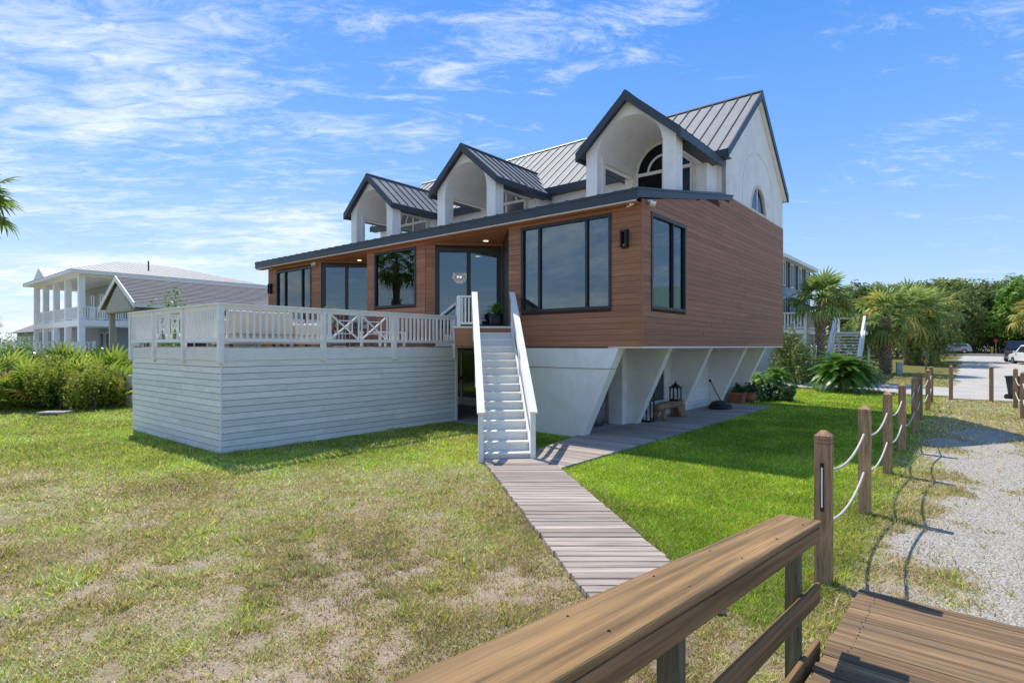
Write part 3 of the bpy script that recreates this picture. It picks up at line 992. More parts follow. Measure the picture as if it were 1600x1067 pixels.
def window(org, d, a0, a1, z0, z1, mull=(), out=(0, -1), name='window', fw=0.075, glass='glass', trim=True, mw=0.06):
    """black frame proud of the wall, glass set back; the glass panes are sub-parts"""
    d = np.array(d, float); o = np.array(org, float); q = np.array(out, float)
    def slab(mb, p, r, za, zb, k0, k1):
        vs = []
        for z in (za, zb):
            for aa, k in ((p, k0), (r, k0), (r, k1), (p, k1)):
                P = o + d * aa + q * k
                vs.append((P[0], P[1], z))
        mb.add(vs, [(0, 1, 2, 3), (7, 6, 5, 4), (0, 4, 5, 1), (1, 5, 6, 2), (2, 6, 7, 3), (3, 7, 4, 0)])
    f = MB()
    slab(f, a0, a1, z1 - fw, z1, -0.06, 0.045); slab(f, a0, a1, z0, z0 + fw, -0.06, 0.045)
    slab(f, a0, a0 + fw, z0 + fw, z1 - fw, -0.06, 0.045); slab(f, a1 - fw, a1, z0 + fw, z1 - fw, -0.06, 0.045)
    fr = f.build(name, M['frame'], HOUSE)
    edges = [a0 + fw] + list(mull) + [a1 - fw]
    for m in mull:
        g = MB(); slab(g, m - mw / 2, m + mw / 2, z0 + fw, z1 - fw, -0.055, 0.035); g.build('mullion', M['frame'], fr)
    for i, (p, r) in enumerate(zip(edges[:-1], edges[1:])):
        p2 = p + (mw / 2 if i > 0 else 0); r2 = r - (mw / 2 if i < len(edges) - 2 else 0)
        g = MB(); slab(g, p2, r2, z0 + fw, z1 - fw, -0.030, -0.022); g.build('pane', M[glass], fr)
    return fr

F1 = (1, 0)
def zlow(y): return 5.72 + (7.02 - 5.72) * max(0, min(1, (y - 0) / 6.15))

def siding_walls():
    ZB, ZT = 2.3, 5.60
    def face(org, d, length, holes, name, out, inn, ztop=ZT):
        w = wallslab(name, org, d, length, ZB, ztop, 0.14, M['gapbrown'], holes, inn)
        boards(w, org, d, length, ZB, ztop, holes, out=out)
        return w
    # near section, window of three lights
    face((-4.02, 0), F1, 4.02 - 0.02, [(0.44, 3.23, 3.21, 5.52)], 'siding_wall', (0, -1), (0, 1))
    window((-4.02, 0), F1, 0.44, 3.23, 3.21, 5.52, mull=(1.05, 2.52))
    # middle section with the picture window
    face((-10.52, 0), F1, 3.04, [(0.43, 2.61, 3.60, 5.51)], 'siding_wall', (0, -1), (0, 1))
    window((-10.52, 0), F1, 0.43, 2.61, 3.60, 5.51)
    # far section
    face((-17.52, 0), F1, 4.08, [(0.71, 3.40, 3.21, 5.45)], 'siding_wall', (0, -1), (0, 1))
    window((-17.52, 0), F1, 0.71, 3.40, 3.21, 5.45, mull=(1.40, 2.72))
    # slanted bays with the sliding doors, and the short returns
    LB = 2.447
    face((-7.48, 0), (S2, S2), LB, [(0.30, 2.40, 2.86, 5.44)], 'siding_wall', (S2, -S2), (-S2, S2), 5.60)
    window((-7.48, 0), (S2, S2), 0.30, 2.40, 2.86, 5.44, mull=(1.365,), out=(S2, -S2), name='sliding_door', fw=0.14, mw=0.13)
    w = wallslab('siding_wall', (-7.48 + LB * S2, LB * S2), (S2, -S2), 2.44, ZB, 5.60, 0.12, M['frame'], (), (S2, S2))
    LD = 2.065
    face((-13.44, 0), (S2, S2), LD, [(0.03, 1.86, 2.86, 5.47)], 'siding_wall', (S2, -S2), (-S2, S2), 5.60)
    window((-13.44, 0), (S2, S2), 0.03, 1.86, 2.86, 5.47, mull=(0.95,), out=(S2, -S2), name='sliding_door', fw=0.12, mw=0.11)
    w = wallslab('siding_wall', (-13.44 + LD * S2, LD * S2), (S2, -S2), 2.06, ZB, 5.60, 0.12, M['frame'], (), (S2, S2))
    # right side: brown boards up to the slope of the low roof, then level
    mb = MB()
    y0, y1 = 0.0, 12.33
    mb.prism([(0.0, ZB), (0.43, ZB), (0.43, zlow(.43)), (0, zlow(0))], -0.14, 0, 'x')
    mb.prism([(0.43, ZB), (2.5, ZB), (2.5, 3.20), (0.43, 3.20)], -0.14, 0, 'x')
    mb.prism([(0.43, 5.50), (2.5, 5.50), (2.5, zlow(2.5)), (0.43, zlow(.43))], -0.14, 0, 'x')
    mb.prism([(2.5, ZB), (12.33, ZB), (12.33, 7.0), (6.15, 7.0), (2.5, zlow(2.5))], -0.14, 0, 'x')
    w = mb.build('siding_wall', M['gapbrown'], HOUSE)
    boards(w, (0, 0), (0, 1), 12.33, ZB, lambda a: min(6.98, zlow(a)), [(0.43, 2.50, 3.20, 5.50)], out=(1, 0))
    window((0, 0), (0, 1), 0.43, 2.50, 3.20, 5.50, mull=(1.71,), out=(1, 0))
    # corner trims
    MB().box(-0.018, 0.028, -0.028, 0.018, ZB - 0.004, 5.74).build('corner_trim', M['siding'], HOUSE)
    # back and left walls close the body
    mb = MB()
    mb.box(-17.52, -0.14, 12.19, 12.33, ZB, 8.2)
    mb.box(-17.52, -17.38, 0.14, 12.19, ZB, 5.7)
    mb.prism([(0.16, 5.702), (5.7, 5.702), (5.7, 6.93), (0.16, 5.87)], -17.50, -17.40, 'x')
    mb.build('rear_wall', M['stucco'], HOUSE)
    # floor slab, under-side trim and inside
    mb = MB(); mb.prism([(-17.4, 0.16), (-13.5, 0.16), (-12.0, 1.6), (-10.5, 0.16), (-7.5, 0.16), (-5.75, 1.9), (-4.0, 0.16), (-0.16, 0.16), (-0.16, 12.15), (-17.4, 12.15)], 2.32, 2.82)
    mb.build('interior_floor', M['room_floor'], HOUSE)
    MB().box(-0.9, 0.015, 0.02, 12.3, 2.255, 2.297).build('soffit_board', M['white'], HOUSE)
    mb = MB(); mb.box(-17.3, -0.2, 5.9, 6.0, 2.83, 5.9); mb.box(-9.2, -9.1, 0.5, 5.9, 2.83, 5.7)
    mb.build('interior_wall', M['room'], HOUSE)
    MB().box(-17.3, -0.2, 1.9, 5.9, 5.62, 5.68).build('interior_ceiling', M['room'], HOUSE)
    # shades behind the near windows
    MB().box(-3.5, -0.9, 0.22, 0.225, 4.1, 5.45).build('roller_shade', M['shade'], HOUSE)
    MB().box(-0.225, -0.22, 0.5, 1.66, 3.3, 5.42).build('roller_shade', M['shade'], HOUSE)
    MB().box(-16.7, -14.2, 0.22, 0.225, 3.3, 5.4).build('roller_shade', M['shade'], HOUSE)
    for x, y in ((-6.4, 2.6), (-8.2, 3.2), (-2.0, 1.9), (-1.2, 3.2), (-9.8, 2.2)):
        MB().cyl((x, y, 5.612), (x, y, 5.618), 0.09, n=14).build('downlight', M['lamp'], HOUSE)
siding_walls()

def low_roof():
    # wood soffit over the bays, fascia, ribbed metal
    # keep the soffit only over the recesses and the eave
    s = MB(); s2 = MB()
    s.prism([(-7.48, -0.02), (-4.02, -0.02), (-5.75, 1.71)], 5.575, 5.60)
    s2.prism([(-13.44, -0.02), (-10.52, -0.02), (-11.98, 1.44)], 5.575, 5.60)
    s2.build('soffit', M['soffit'], HOUSE)
    s.build('soffit', M['soffit'], HOUSE)
    MB().box(-18.0, 0.0, -0.285, -0.026, 5.602, 5.625).build('eave_soffit', M['soffit'], HOUSE)
    for x, y in ((-5.71, 0.89), (-12.05, 0.75)):
        b = MB(); b.cyl((x, y, 5.560), (x, y, 5.572), 0.10, n=16); o = b.build('downlight_ring', M['white'], HOUSE)
        MB().cyl((x, y, 5.552), (x, y, 5.558), 0.075, n=16).build('lens', M['lamp'], o)
    MB().box(-18.02, 0.01, -0.31, -0.287, 5.600, 5.655).build('eave_trim', M['soffit'], HOUSE)
    MB().box(-18.03, 0.02, -0.322, -0.311, 5.625, 5.656).build('trim_line', M['cream'], HOUSE)
    def zr(y): return 5.92 + (y + 0.3) * (7.07 - 5.92) / 6.05
    roof = MB().prism([(-0.24, zr(-.24) - 0.10), (5.72, zr(5.72) - 0.10), (5.72, zr(5.72) - 0.02), (-0.24, zr(-.24) - 0.02)], -18.05, 0.0, 'x').build('lean_to_roof', M['char'], HOUSE)
    x = -18.05; i = 0
    while x < 0.0:
        x1 = min(0.0, x + 0.46)
        b = MB().prism([(-0.27, zr(-.27) - 0.018), (5.7, zr(5.7) - 0.018), (5.7, zr(5.7)), (-0.27, zr(-.27))], x + 0.008, x1 - 0.008, 'x')
        b.build('roof_panel', M['panel'], roof)
        b = MB().prism([(-0.285, zr(-.285) - 0.015), (5.69, zr(5.69) - 0.01), (5.69, zr(5.69) + 0.035), (-0.285, zr(-.285) + 0.035)], x - 0.008, x + 0.008, 'x')
        b.build('seam', M['char'], roof)
        x += 0.46
    b = MB().box(-18.08, 0.06, -0.33, -0.29, 5.66, 5.90).build('fascia', M['char'], HOUSE)
    MB().box(-18.1, 0.08, -0.345, -0.33, 5.87, 5.92).build('drip_edge', M['char'], b)
    b = MB().prism([(-0.288, 5.70), (6.16, 6.915), (6.16, 7.07), (-0.288, 5.91)], 0.005, 0.06, 'x').build('rake_fascia', M['char'], HOUSE)
    MB().prism([(-0.345, 5.88), (6.2, 7.05), (6.2, 7.085), (-0.345, 5.925)], 0.06, 0.085, 'x').build('drip_edge', M['char'], b)
low_roof()

def zmain(y): return 8.38 + (y - 5.45) * 0.840
RIDGE_Y = 8.92
def upper_body():
    ZR = zmain(RIDGE_Y)
    MB().box(-17.3, -0.004, 5.72, 5.86, 6.6, 8.28).build('upper_front_wall', M['stucco'], HOUSE)
    # gable with a half-round window: polygons round the opening
    yc, zc, r = 9.08, 7.03, 0.92
    pts = [(yc + r * math.cos(a), zc + r * 1.07 * math.sin(a)) for a in np.linspace(0, PI, 19)]
    mb = MB()
    y0, y1 = 5.72, 12.33
    def top(y): return min(zmain(y), zmain(2 * RIDGE_Y - y)) - 0.10
    mb.prism([(y0, 6.99), (yc - r, 6.99), (yc - r, top(yc - r)), (y0, top(y0))], -0.14, 0, 'x')
    mb.prism([(yc + r, 6.99), (y1, 6.99), (y1, top(y1)), (yc + r, top(yc + r))], -0.14, 0, 'x')
    for (a, b_) in zip(pts[:-1], pts[1:]):
        if (a[0] - RIDGE_Y) * (b_[0] - RIDGE_Y) < 0:
            mb.prism([b_, a, (a[0], top(a[0])), (RIDGE_Y, top(RIDGE_Y)), (b_[0], top(b_[0]))], -0.14, 0, 'x')
        else:
            mb.prism([b_, a, (a[0], top(a[0])), (b_[0], top(b_[0]))], -0.14, 0, 'x')
    mb.prism([(yc - r, 6.99), (yc + r, 6.99), (yc + r, zc), (yc - r, zc)], -0.14, 0, 'x')
    gab = mb.build('gable_wall', M['stucco'], HOUSE)
    # raised arch band on the gable
    ra, rb = 1.80, 1.86
    b = MB(); n = 26
    for i in range(n):
        a0, a1 = PI * i / n, PI * (i + 1) / n
        q = [(yc + 0.05 + rr * math.cos(a), 7.45 + rr * 0.92 * math.sin(a)) for rr, a in ((ra, a0), (rb, a0), (rb, a1), (ra, a1))]
        b.prism(q, 0, 0.022, 'x')
    b.box(0, 0.022, yc + 0.05 + ra, yc + 0.05 + rb, 7.0, 7.45)
    b.box(0, 0.022, yc + 0.05 - rb, yc + 0.05 - ra, 7.0, 7.45)
    b.build('arch_band', M['stucco'], gab)
    # window: frame ring, sill, mullion, panes
    b = MB()
    for i in range(18):
        a0, a1 = PI * i / 18, PI * (i + 1) / 18
        q = [(yc + rr * math.cos(a), zc + rr * 1.07 * math.sin(a)) for rr, a in ((r - 0.09, a0), (r, a0), (r, a1), (r - 0.09, a1))]
        b.prism(q, -0.09, 0.02, 'x')
    b.box(-0.09, 0.025, yc - r, yc + r, zc - 0.035, zc + 0.05)
    fr = b.build('half_round_window', M['cream'], HOUSE)
    MB().box(-0.085, -0.04, yc - 0.03, yc + 0.03, zc + 0.05, zc + (r - .09) * 1.07).build('mullion', M['white'], fr)
    for s in (-1, 1):
        q = [(yc + s * 0.03, zc + 0.05)] + [(yc + s * max(0.03, (r - .09) * math.cos(a)), zc + max(0.05, (r - .09) * 1.07 * math.sin(a))) for a in np.linspace(0.05, PI / 2 - 0.04, 10)]
        b = MB(); b.prism(q if s > 0 else q[::-1], -0.07, -0.06, 'x'); b.build('pane', M['glass'], fr)
    MB().box(0.002, 0.03, 6.2, 12.33, 6.985, 7.02).build('band_trim', M['cream'], HOUSE)
    # main roof
    deck = MB().prism([(5.44, zmain(5.44) - 0.16), (RIDGE_Y, ZR - 0.16), (2 * RIDGE_Y - 5.44, zmain(5.44) - 0.16), (2 * RIDGE_Y - 5.44, zmain(5.44) - 0.03), (RIDGE_Y, ZR - 0.03), (5.44, zmain(5.44) - 0.03)], -17.62, 0.14, 'x').build('main_roof', M['char'], HOUSE)
    x = -17.64; w = 0.46
    while x < 0.15:
        x1 = min(0.17, x + w)
        for sgn in (1, -1):
            def Y(y): return y if sgn > 0 else 2 * RIDGE_Y - y
            q = [(Y(5.40), zmain(5.40) - 0.028), (Y(RIDGE_Y), ZR - 0.028), (Y(RIDGE_Y), ZR), (Y(5.40), zmain(5.40))]
            MB().prism(q if sgn > 0 else q[::-1], x + 0.004, x1 - 0.004, 'x').build('roof_panel', M['panel'], deck)
        q = [(5.395, zmain(5.395) - 0.02), (RIDGE_Y - .01, ZR - 0.02), (RIDGE_Y - .01, ZR + 0.035), (5.395, zmain(5.395) + 0.035)]
        MB().prism(q, x - 0.013, x + 0.013, 'x').build('seam', M['seam'], deck)
        x += w
    b = MB()
    b.prism([(RIDGE_Y - 0.10, ZR - 0.05), (RIDGE_Y, ZR + 0.035), (RIDGE_Y + 0.10, ZR - 0.05), (RIDGE_Y + 0.10, ZR - 0.02), (RIDGE_Y, ZR + 0.065), (RIDGE_Y - 0.10, ZR - 0.02)], -17.66, 0.19, 'x')
    b.build('ridge_cap', M['char'], deck)
    fa = MB()
    # eave fascia, in runs between the dormers, and the rakes of the gable end
    for a, e in ((-17.66, -15.02), (-12.40, -9.60), (-6.74, -3.08), (-0.22, 0.17)):
        fa.box(a, e, 5.36, 5.41, 8.08, 8.33); fa.box(a, e, 5.41, 5.70, 8.08, 8.11)
    fa.box(-17.66, 0.17, 12.42, 12.47, 8.08, 8.33)
    fa.build('fascia', M['char'], deck)
    for sgn in (1, -1):
        def Y(y): return y if sgn > 0 else 2 * RIDGE_Y - y
        for x0, x1 in ((0.145, 0.195), (-17.70, -17.65)):
            q = [(Y(5.36), 8.06), (Y(RIDGE_Y), ZR - 0.26), (Y(RIDGE_Y), ZR + 0.03), (Y(5.36), 8.33)]
            MB().prism(q if sgn > 0 else q[::-1], x0, x1, 'x').build('rake_board', M['char'], deck)
        q = [(Y(5.41), 8.09), (Y(RIDGE_Y), ZR - 0.22), (Y(RIDGE_Y), ZR - 0.18), (Y(5.41), 8.13)]
        MB().prism(q if sgn > 0 else q[::-1], 0.004, 0.14, 'x').build('rake_soffit', M['white'], deck)
    MB().prism([(5.86, 6.7), (12.1, 6.7), (12.1, 8.0), (5.86, 8.0)], -17.3, -17.16, 'x').build('left_wall', M['stucco'], HOUSE)
    # a room behind the upper windows
    MB().box(-17.1, -0.2, 6.9, 7.0, 6.0, 8.3).build('interior_wall', M['dark_room'], HOUSE)
upper_body()

def dormer(xc, W=1.42, yf=2.5):
    d = empty('dormer'); d.parent = HOUSE
    r, cw = 1.04, W - 1.04
    zsp, zb, ze, zp = 7.86, 6.05, 8.09, 9.50
    we = W + 0.20
    sl = (zp - ze) / we
    def roofz(dx): return zp - sl * abs(dx)
    # arched front wall with its two columns
    mb = MB()
    for y0, y1, rr in ((yf, yf + 0.26, r),):
        n = 20
        for i in range(n):
            a0, a1 = PI * i / n, PI * (i + 1) / n
            p0 = (xc + rr * math.cos(a0), zsp + rr * 1.0 * math.sin(a0)); p1 = (xc + rr * math.cos(a1), zsp + rr * math.sin(a1))
            t0 = (p0[0], roofz(p0[0] - xc) - 0.10); t1 = (p1[0], roofz(p1[0] - xc) - 0.10)
            mb.prism([p1, p0, t0, t1], y0, y1, 'y')
        for s in (-1, 1):
            q = [(xc + s * r, zb), (xc + s * W, zb), (xc + s * W, roofz(W) - 0.10), (xc + s * r, roofz(r) - 0.10)]
            mb.prism(q if s > 0 else q[::-1], y0, y1, 'y')
    mb.build('arched_front', M['stucco'], d)
    for s in (-1, 1):
        MB().box(xc + s * W - (0.42 if s > 0 else 0), xc + s * W + (0 if s > 0 else 0.42), yf + 0.262, yf + 0.42, zb, 8.0).build('column', M['stucco'], d)
    # vault and side beams back to the wall
    mb = MB(); n = 20
    for i in range(n):
        a0, a1 = PI * i / n, PI * (i + 1) / n
        q = [(xc + rr * math.cos(a), zsp - 0.002 + rr * math.sin(a)) for rr, a in ((r + 0.003, a0), (r + 0.05, a0), (r + 0.05, a1), (r + 0.003, a1))]
        mb.prism(q, yf + 0.262, 4.835, 'y')
    mb.build('vault', M['stucco'], d)
    for s in (-1, 1):
        mb = MB()
        q = [(xc + s * (r + 0.004), zsp - 0.03), (xc + s * (r + 0.20), zsp - 0.03), (xc + s * (r + 0.20), 8.06), (xc + s * (r + 0.052), 8.06), (xc + s * (r + 0.052), zsp)]
        mb.prism(q if s > 0 else q[::-1], yf + 0.425, 4.835, 'y')
        mb.build('side_beam', M['stucco'], d)
        mb = MB()
        q = [(xc + s * (r + 0.205), zsp + 0.0), (xc + s * (we - 0.03), zsp + 0.0), (xc + s * (we - 0.03), zsp + 0.05), (xc + s * (r + 0.205), zsp + 0.05)]
        mb.prism(q if s > 0 else q[::-1], yf + 0.425, 5.30, 'y')
        mb.build('eave_soffit', M['char'], d)
    # roof
    ymax = RIDGE_Y
    deck = MB()
    for s in (-1, 1):
        q = [(xc, zp - 0.12), (xc + s * we, ze - 0.12), (xc + s * we, ze - 0.03), (xc, zp - 0.03)]
        yb = 5.45 if True else 0
        deck.prism(q if s < 0 else q[::-1], yf - 0.16, 5.45, 'y')
    deck.build('roof_deck', M['char'], d)
    def yvalley(z): return 5.45 + (z - 8.38) / 0.840
    ws = 0.43
    for s in (-1, 1):
        y = yf - 0.2
        yend = yvalley(zp) + 0.02
        while y < yend - 0.02:
            y1 = min(y + ws, yend)
            vs = []
            def lowz(yy): return max(ze, 8.38 + (yy - 5.45) * 0.840 + 0.004) if yy > 5.45 else ze
            def xat(z): return xc + s * (zp - z) / sl
            zs = [(y + 0.006, lowz(y)), (y1 - 0.006, lowz(y1))]
            (ya, za), (yb, zb_) = zs
            if yb > ya + 0.02:
                topv = [(xat(za), ya, za), (xat(zb_), yb, zb_), (xc, yb, zp), (xc, ya, zp)]
                botv = [(p[0], p[1], p[2] - 0.028) for p in topv]
                b = MB(); b.add(topv + botv, [(0, 1, 2, 3), (7, 6, 5, 4), (0, 4, 5, 1), (1, 5, 6, 2), (2, 6, 7, 3), (3, 7, 4, 0)])
                b.build('roof_panel', M['panel'], d)
            b = MB()
            za = lowz(y)
            b.bar((xat(za), y, za + 0.012), (xc, y, zp + 0.012), 0.024, 0.05)
            b.build('seam', M['seam'], d)
            y += ws
        # valley flashing
        b = MB(); b.bar((xat(8.40), 5.47, 8.41), (xc, yvalley(zp), zp + 0.01), 0.16, 0.012, up=(s * 0.3, -0.5, 0.8)); b.build('valley_flashing', M['panel'], d)
        q = [(xc, zp - 0.24), (xc + s * (we + .03), ze - 0.26), (xc + s * (we + .03), ze + 0.01), (xc, zp + 0.035)]
        b = MB(); b.prism(q if s < 0 else q[::-1], yf - 0.25, yf - 0.205, 'y'); b.build('rake_board', M['char'], d)
        b = MB(); q = [(xc, zp - 0.14), (xc + s * we, ze - 0.15), (xc + s * we, ze - 0.12), (xc, zp - 0.11)]
        b.prism(q if s < 0 else q[::-1], yf - 0.2, yf - 0.003, 'y'); b.build('rake_soffit', M['char'], d)
        x0, x1 = sorted((xc + s * (we - 0.03), xc + s * (we + 0.03)))
        MB().box(x0, x1, yf - 0.2, 5.5, ze - 0.24, ze - 0.035).build('eave_fascia', M['char'], d)
    MB().prism([(xc - .09, zp - .04), (xc, zp + .035), (xc + .09, zp - .04), (xc + .09, zp - .01), (xc, zp + .06), (xc - .09, zp - .01)], yf - 0.24, yvalley(zp) + 0.05, 'y').build('ridge_cap', M['char'], d)
    # arched window in the wall behind
    zs, rw, y = 7.86, 0.94, 4.84
    b = MB(); b.box(xc - W + .04, xc + W - .04, 4.842, 5.715, 6.3, 7.96)
    b.prism([(xc - W + .04, 7.96), (xc + W - .04, 7.96), (xc, roofz(0) - .14)], 4.842, 5.715, 'y'); b.build('dormer_body', M['stucco'], d)
    b = MB()
    for i in range(22):
        a0, a1 = PI * i / 22, PI * (i + 1) / 22
        q = [(xc + rr * math.cos(a), zs + rr * math.sin(a)) for rr, a in ((rw, a0), (rw + .10, a0), (rw + .10, a1), (rw, a1))]
        b.prism(q[::-1], y - 0.09, y, 'y')
    for s in (-1, 1):
        x0, x1 = sorted((xc + s * rw, xc + s * (rw + .10))); b.box(x0, x1, y - 0.09, y, 6.55, zs)
    b.build('arch_molding', M['cream'], d)
    fr = MB()
    def ring(rr, w_, yy0, yy1):
        for i in range(22):
            a0, a1 = PI * i / 22, PI * (i + 1) / 22
            q = [(xc + k * math.cos(a), zs + k * math.sin(a)) for k, a in ((rr, a0), (rr + w_, a0), (rr + w_, a1), (rr, a1))]
            fr.prism(q[::-1], yy0, yy1, 'y')
    ring(rw - 0.06, 0.058, y - 0.06, y - 0.005)
    ring(0.49, 0.065, y - 0.05, y - 0.01)
    fr.box(xc - rw, xc + rw, y - 0.065, y - 0.005, zs - 0.05, zs + 0.05)
    fr.box(xc - 0.034, xc + 0.034, y - 0.052, y - 0.008, zs + 0.052, zs + rw - 0.06)
    fr.box(xc - 0.035, xc + 0.035, y - 0.058, y - 0.006, 6.6, zs - 0.052)
    for s in (-1, 1):
        x0, x1 = sorted((xc + s * (rw - .06), xc + s * (rw - .002))); fr.box(x0, x1, y - 0.06, y - 0.005, 6.6, zs - 0.052)
    fr.build('window_frame', M['white'], d)
    g = MB(); pts = [(xc + (rw - .03) * math.cos(a), zs + (rw - .03) * math.sin(a)) for a in np.linspace(0, PI, 25)]
    g.prism([(xc - rw + .03, 6.6)] + [(xc + rw - .03, 6.6)] + pts, y - 0.022, y - 0.018, 'y')
    g.build('pane', M['glass_dk'], d)
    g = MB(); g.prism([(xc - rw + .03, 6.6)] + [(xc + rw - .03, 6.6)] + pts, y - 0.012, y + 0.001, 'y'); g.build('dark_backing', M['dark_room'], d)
    # small bank of inside blinds seen in the glass is left to the reflections
dormer(-1.66); dormer(-8.17, 1.45); dormer(-13.70)

def lower_level():
    def ex_(z): return -1.63 + z * (1.03 / 2.25)
    # front lower wall with its slanted end
    mb = MB(); q = [(-4.7, -0.05), (ex_(-.05), -0.05), (ex_(1.74), 1.74), (-4.7, 1.74)]
    mb.prism(q, 0.0, 0.30, 'y'); mb.build('lower_wall', M['stucco'], HOUSE)
    mb = MB(); q = [(-4.7, 1.755), (ex_(1.755), 1.755), (ex_(2.25), 2.25), (-4.7, 2.25)]
    mb.prism(q, -0.025, 0.30, 'y'); mb.build('lower_wall_band', M['stucco'], HOUSE)
    for y, xl in ((2.86, -3.1), (6.0, -3.1), (9.6, -3.1), (12.05, -17.3)):
        q = [(xl, -0.05), (ex_(-.05), -0.05), (ex_(2.25), 2.25), (xl, 2.25)]
        MB().prism(q, y, y + 0.26, 'y').build('fin_wall', M['stucco'], HOUSE)
    MB().box(-2.12, -1.95, 3.125, 5.995, -.05, 2.25).build('lower_side_wall', M['stucco'], HOUSE)
    wl = MB().box(-2.12, -1.98, 6.265, 9.595, -.05, 2.25).build('lower_side_wall', M['gap'], HOUSE)
    boards(wl, (-1.98, 6.27), (0, 1), 3.32, 0.02, 2.25, (), 0.145, M['white_board'], 0.025, (1, 0))
    MB().box(-2.12, -1.95, 9.865, 12.045, -.05, 2.25).build('lower_side_wall', M['stucco'], HOUSE)
    MB().box(-2.35, -1.9, 2.56, 2.855, -.05, 2.25).build('pilaster', M['stucco'], HOUSE)
    f = MB(); y0, y1, z0, z1 = 4.55, 5.42, 0.55, 1.95
    for a, b_, c, d_ in ((y0, y1, z1, z1 + .07), (y0, y1, z0 - .07, z0), (y0 - .07, y0, z0 - .07, z1 + .07), (y1, y1 + .07, z0 - .07, z1 + .07)):
        f.box(-1.949, -1.90, a, b_, c, d_)
    fr = f.build('lower_window', M['white'], HOUSE)
    MB().box(-1.947, -1.935, y0, y1, z0, z1).build('pane', M['darkglass'], fr)
    # the carport under the house: floor, dark back walls, glazed door
    MB().box(-17.3, -1.72, 0.02, 12.0, -0.06, 0.035).build('carport_floor', M['concrete'], HOUSE)
    MB().box(-17.3, -4.75, 3.6, 3.75, 0.04, 2.30).build('carport_wall', M['tan'], HOUSE)
    MB().box(-4.72, -4.60, 0.31, 6.0, 0.04, 2.30).build('carport_wall', M['stucco'], HOUSE)
    MB().box(-17.4, -0.2, 0.18, 12.1, 2.256, 2.318).build('carport_ceiling', M['tan'], HOUSE)
    MB().box(-17.5, -17.3, 0.02, 12.0, 0.0, 2.3).build('carport_wall', M['stucco'], HOUSE)
    x0, x1, y = -10.3, -8.5, 3.6
    f = MB()
    for a, b_ in ((x0, x0 + .1), (x0 + .85, x0 + .95), (x1 - .1, x1)): f.box(a, b_, y - .06, y - .002, 0.05, 2.15)
    f.box(x0 + .1, x0 + .85, y - .055, y - .003, 2.05, 2.15); f.box(x0 + .95, x1 - .1, y - .055, y - .003, 2.05, 2.15)
    f.box(x0 + .1, x0 + .85, y - .055, y - .003, 0.05, .35); f.box(x0 + .95, x1 - .1, y - .055, y - .003, 0.05, .35)
    fr = f.build('glazed_door', M['white'], HOUSE)
    for a, b_ in ((x0 + .1, x0 + .85), (x0 + .95, x1 - .1)):
        MB().box(a, b_, y - .03, y - .02, .35, 2.05).build('pane', M['darkglass'], fr)
    MB().box(x0 + .87, x0 + .91, y - .12, y - .065, 1.0, 1.15).build('handle', M['black'], fr)
    # landing at the stair head, brown below its edge
    P = [(-3.70, -0.03), (-4.04, -0.03), (-5.75, 1.68), (-6.80, 0.64), (-6.30, 0.14), (-4.95, -1.24)]
    d = np.array((S2, S2))
    mb = MB(); mb.prism([(-3.66, -0.04), (-4.0, -0.03), (-5.75, 1.68), (-6.82, 0.62), (-6.32, 0.12), (-4.95, -1.24)], 2.80, 2.845)
    mb.build('landing', M['white'], HOUSE)
    lf = MB()
    for a, b_ in (((-4.95, -1.22), (-3.68, 0.04)), ((-4.93, -1.22), (-6.3, 0.14))):
        pass
    mb = MB(); mb.prism([(-3.70, -0.05), (-4.02, -0.04), (-5.75, 1.66), (-6.76, 0.64), (-6.26, 0.14), (-4.93, -1.20)], 2.32, 2.795)
    mb.build('landing_skirt', M['siding'], HOUSE)
    # steps from the landing down to the deck
    for k in range(2):
        a = 0.28 * k
        A = np.array([-6.32, 0.16]) + np.array([-S2, -S2]) * a * 1.0; B = np.array([-6.82, 0.66]) + np.array([-S2, -S2]) * a
        q = [tuple(A), tuple(A + np.array([-S2, -S2]) * 0.30), tuple(B + np.array([-S2, -S2]) * 0.30), tuple(B)]
        MB().prism(q[::-1], 2.30, 2.66 - 0.18 * k).build('deck_step', M['white'], HOUSE)
lower_level()

def fixtures():
    def sconce(x, z):
        o = MB().box(x - .09, x + .09, -0.05, -0.024, z - .22, z + .22).build('wall_light', M['black'], HOUSE)
        MB().box(x - .085, x - .045, -0.16, -0.052, z - .2, z + .2).build('shade_side', M['black'], o)
        MB().box(x + .045, x + .085, -0.16, -0.052, z - .2, z + .2).build('shade_side', M['black'], o)
        MB().box(x - .043, x + .043, -0.15, -0.052, z + .15, z + .2).build('shade_top', M['black'], o)
        MB().box(x - .043, x + .043, -0.12, -0.055, z - .19, z - .12).build('lamp_glass', M['darkglass'], o)
    sconce(-0.41, 4.84); sconce(-17.24, 4.76)
    def camera(P, dirv):
        o = empty('security_camera'); o.parent = HOUSE
        P = Vector(P); dv = Vector(dirv).normalized()
        MB().cyl(P, P + Vector((0, 0, -0.03)), 0.055, n=12).build('bracket', M['white'], o)
        for s in (-1, 1):
            q = P + Vector((0, 0, -.06)) + dv.cross(Vector((0, 0, 1))) * 0.07 * s
            MB().cyl(q, q + dv * 0.13, 0.045, 0.05, n=12).build('lamp_head', M['white'], o)
            MB().cyl(q + dv * 0.131, q + dv * 0.135, 0.036, n=12).build('lens', M['black'], o)
    camera((-0.20, -0.10, 5.69), (-0.6, -0.8, -0.3))
    camera((0.10, 0.22, 5.72), (0.8, 0.5, -0.3))
    camera((-13.75, -0.10, 5.55), (-0.2, -1, -0.4))
fixtures()
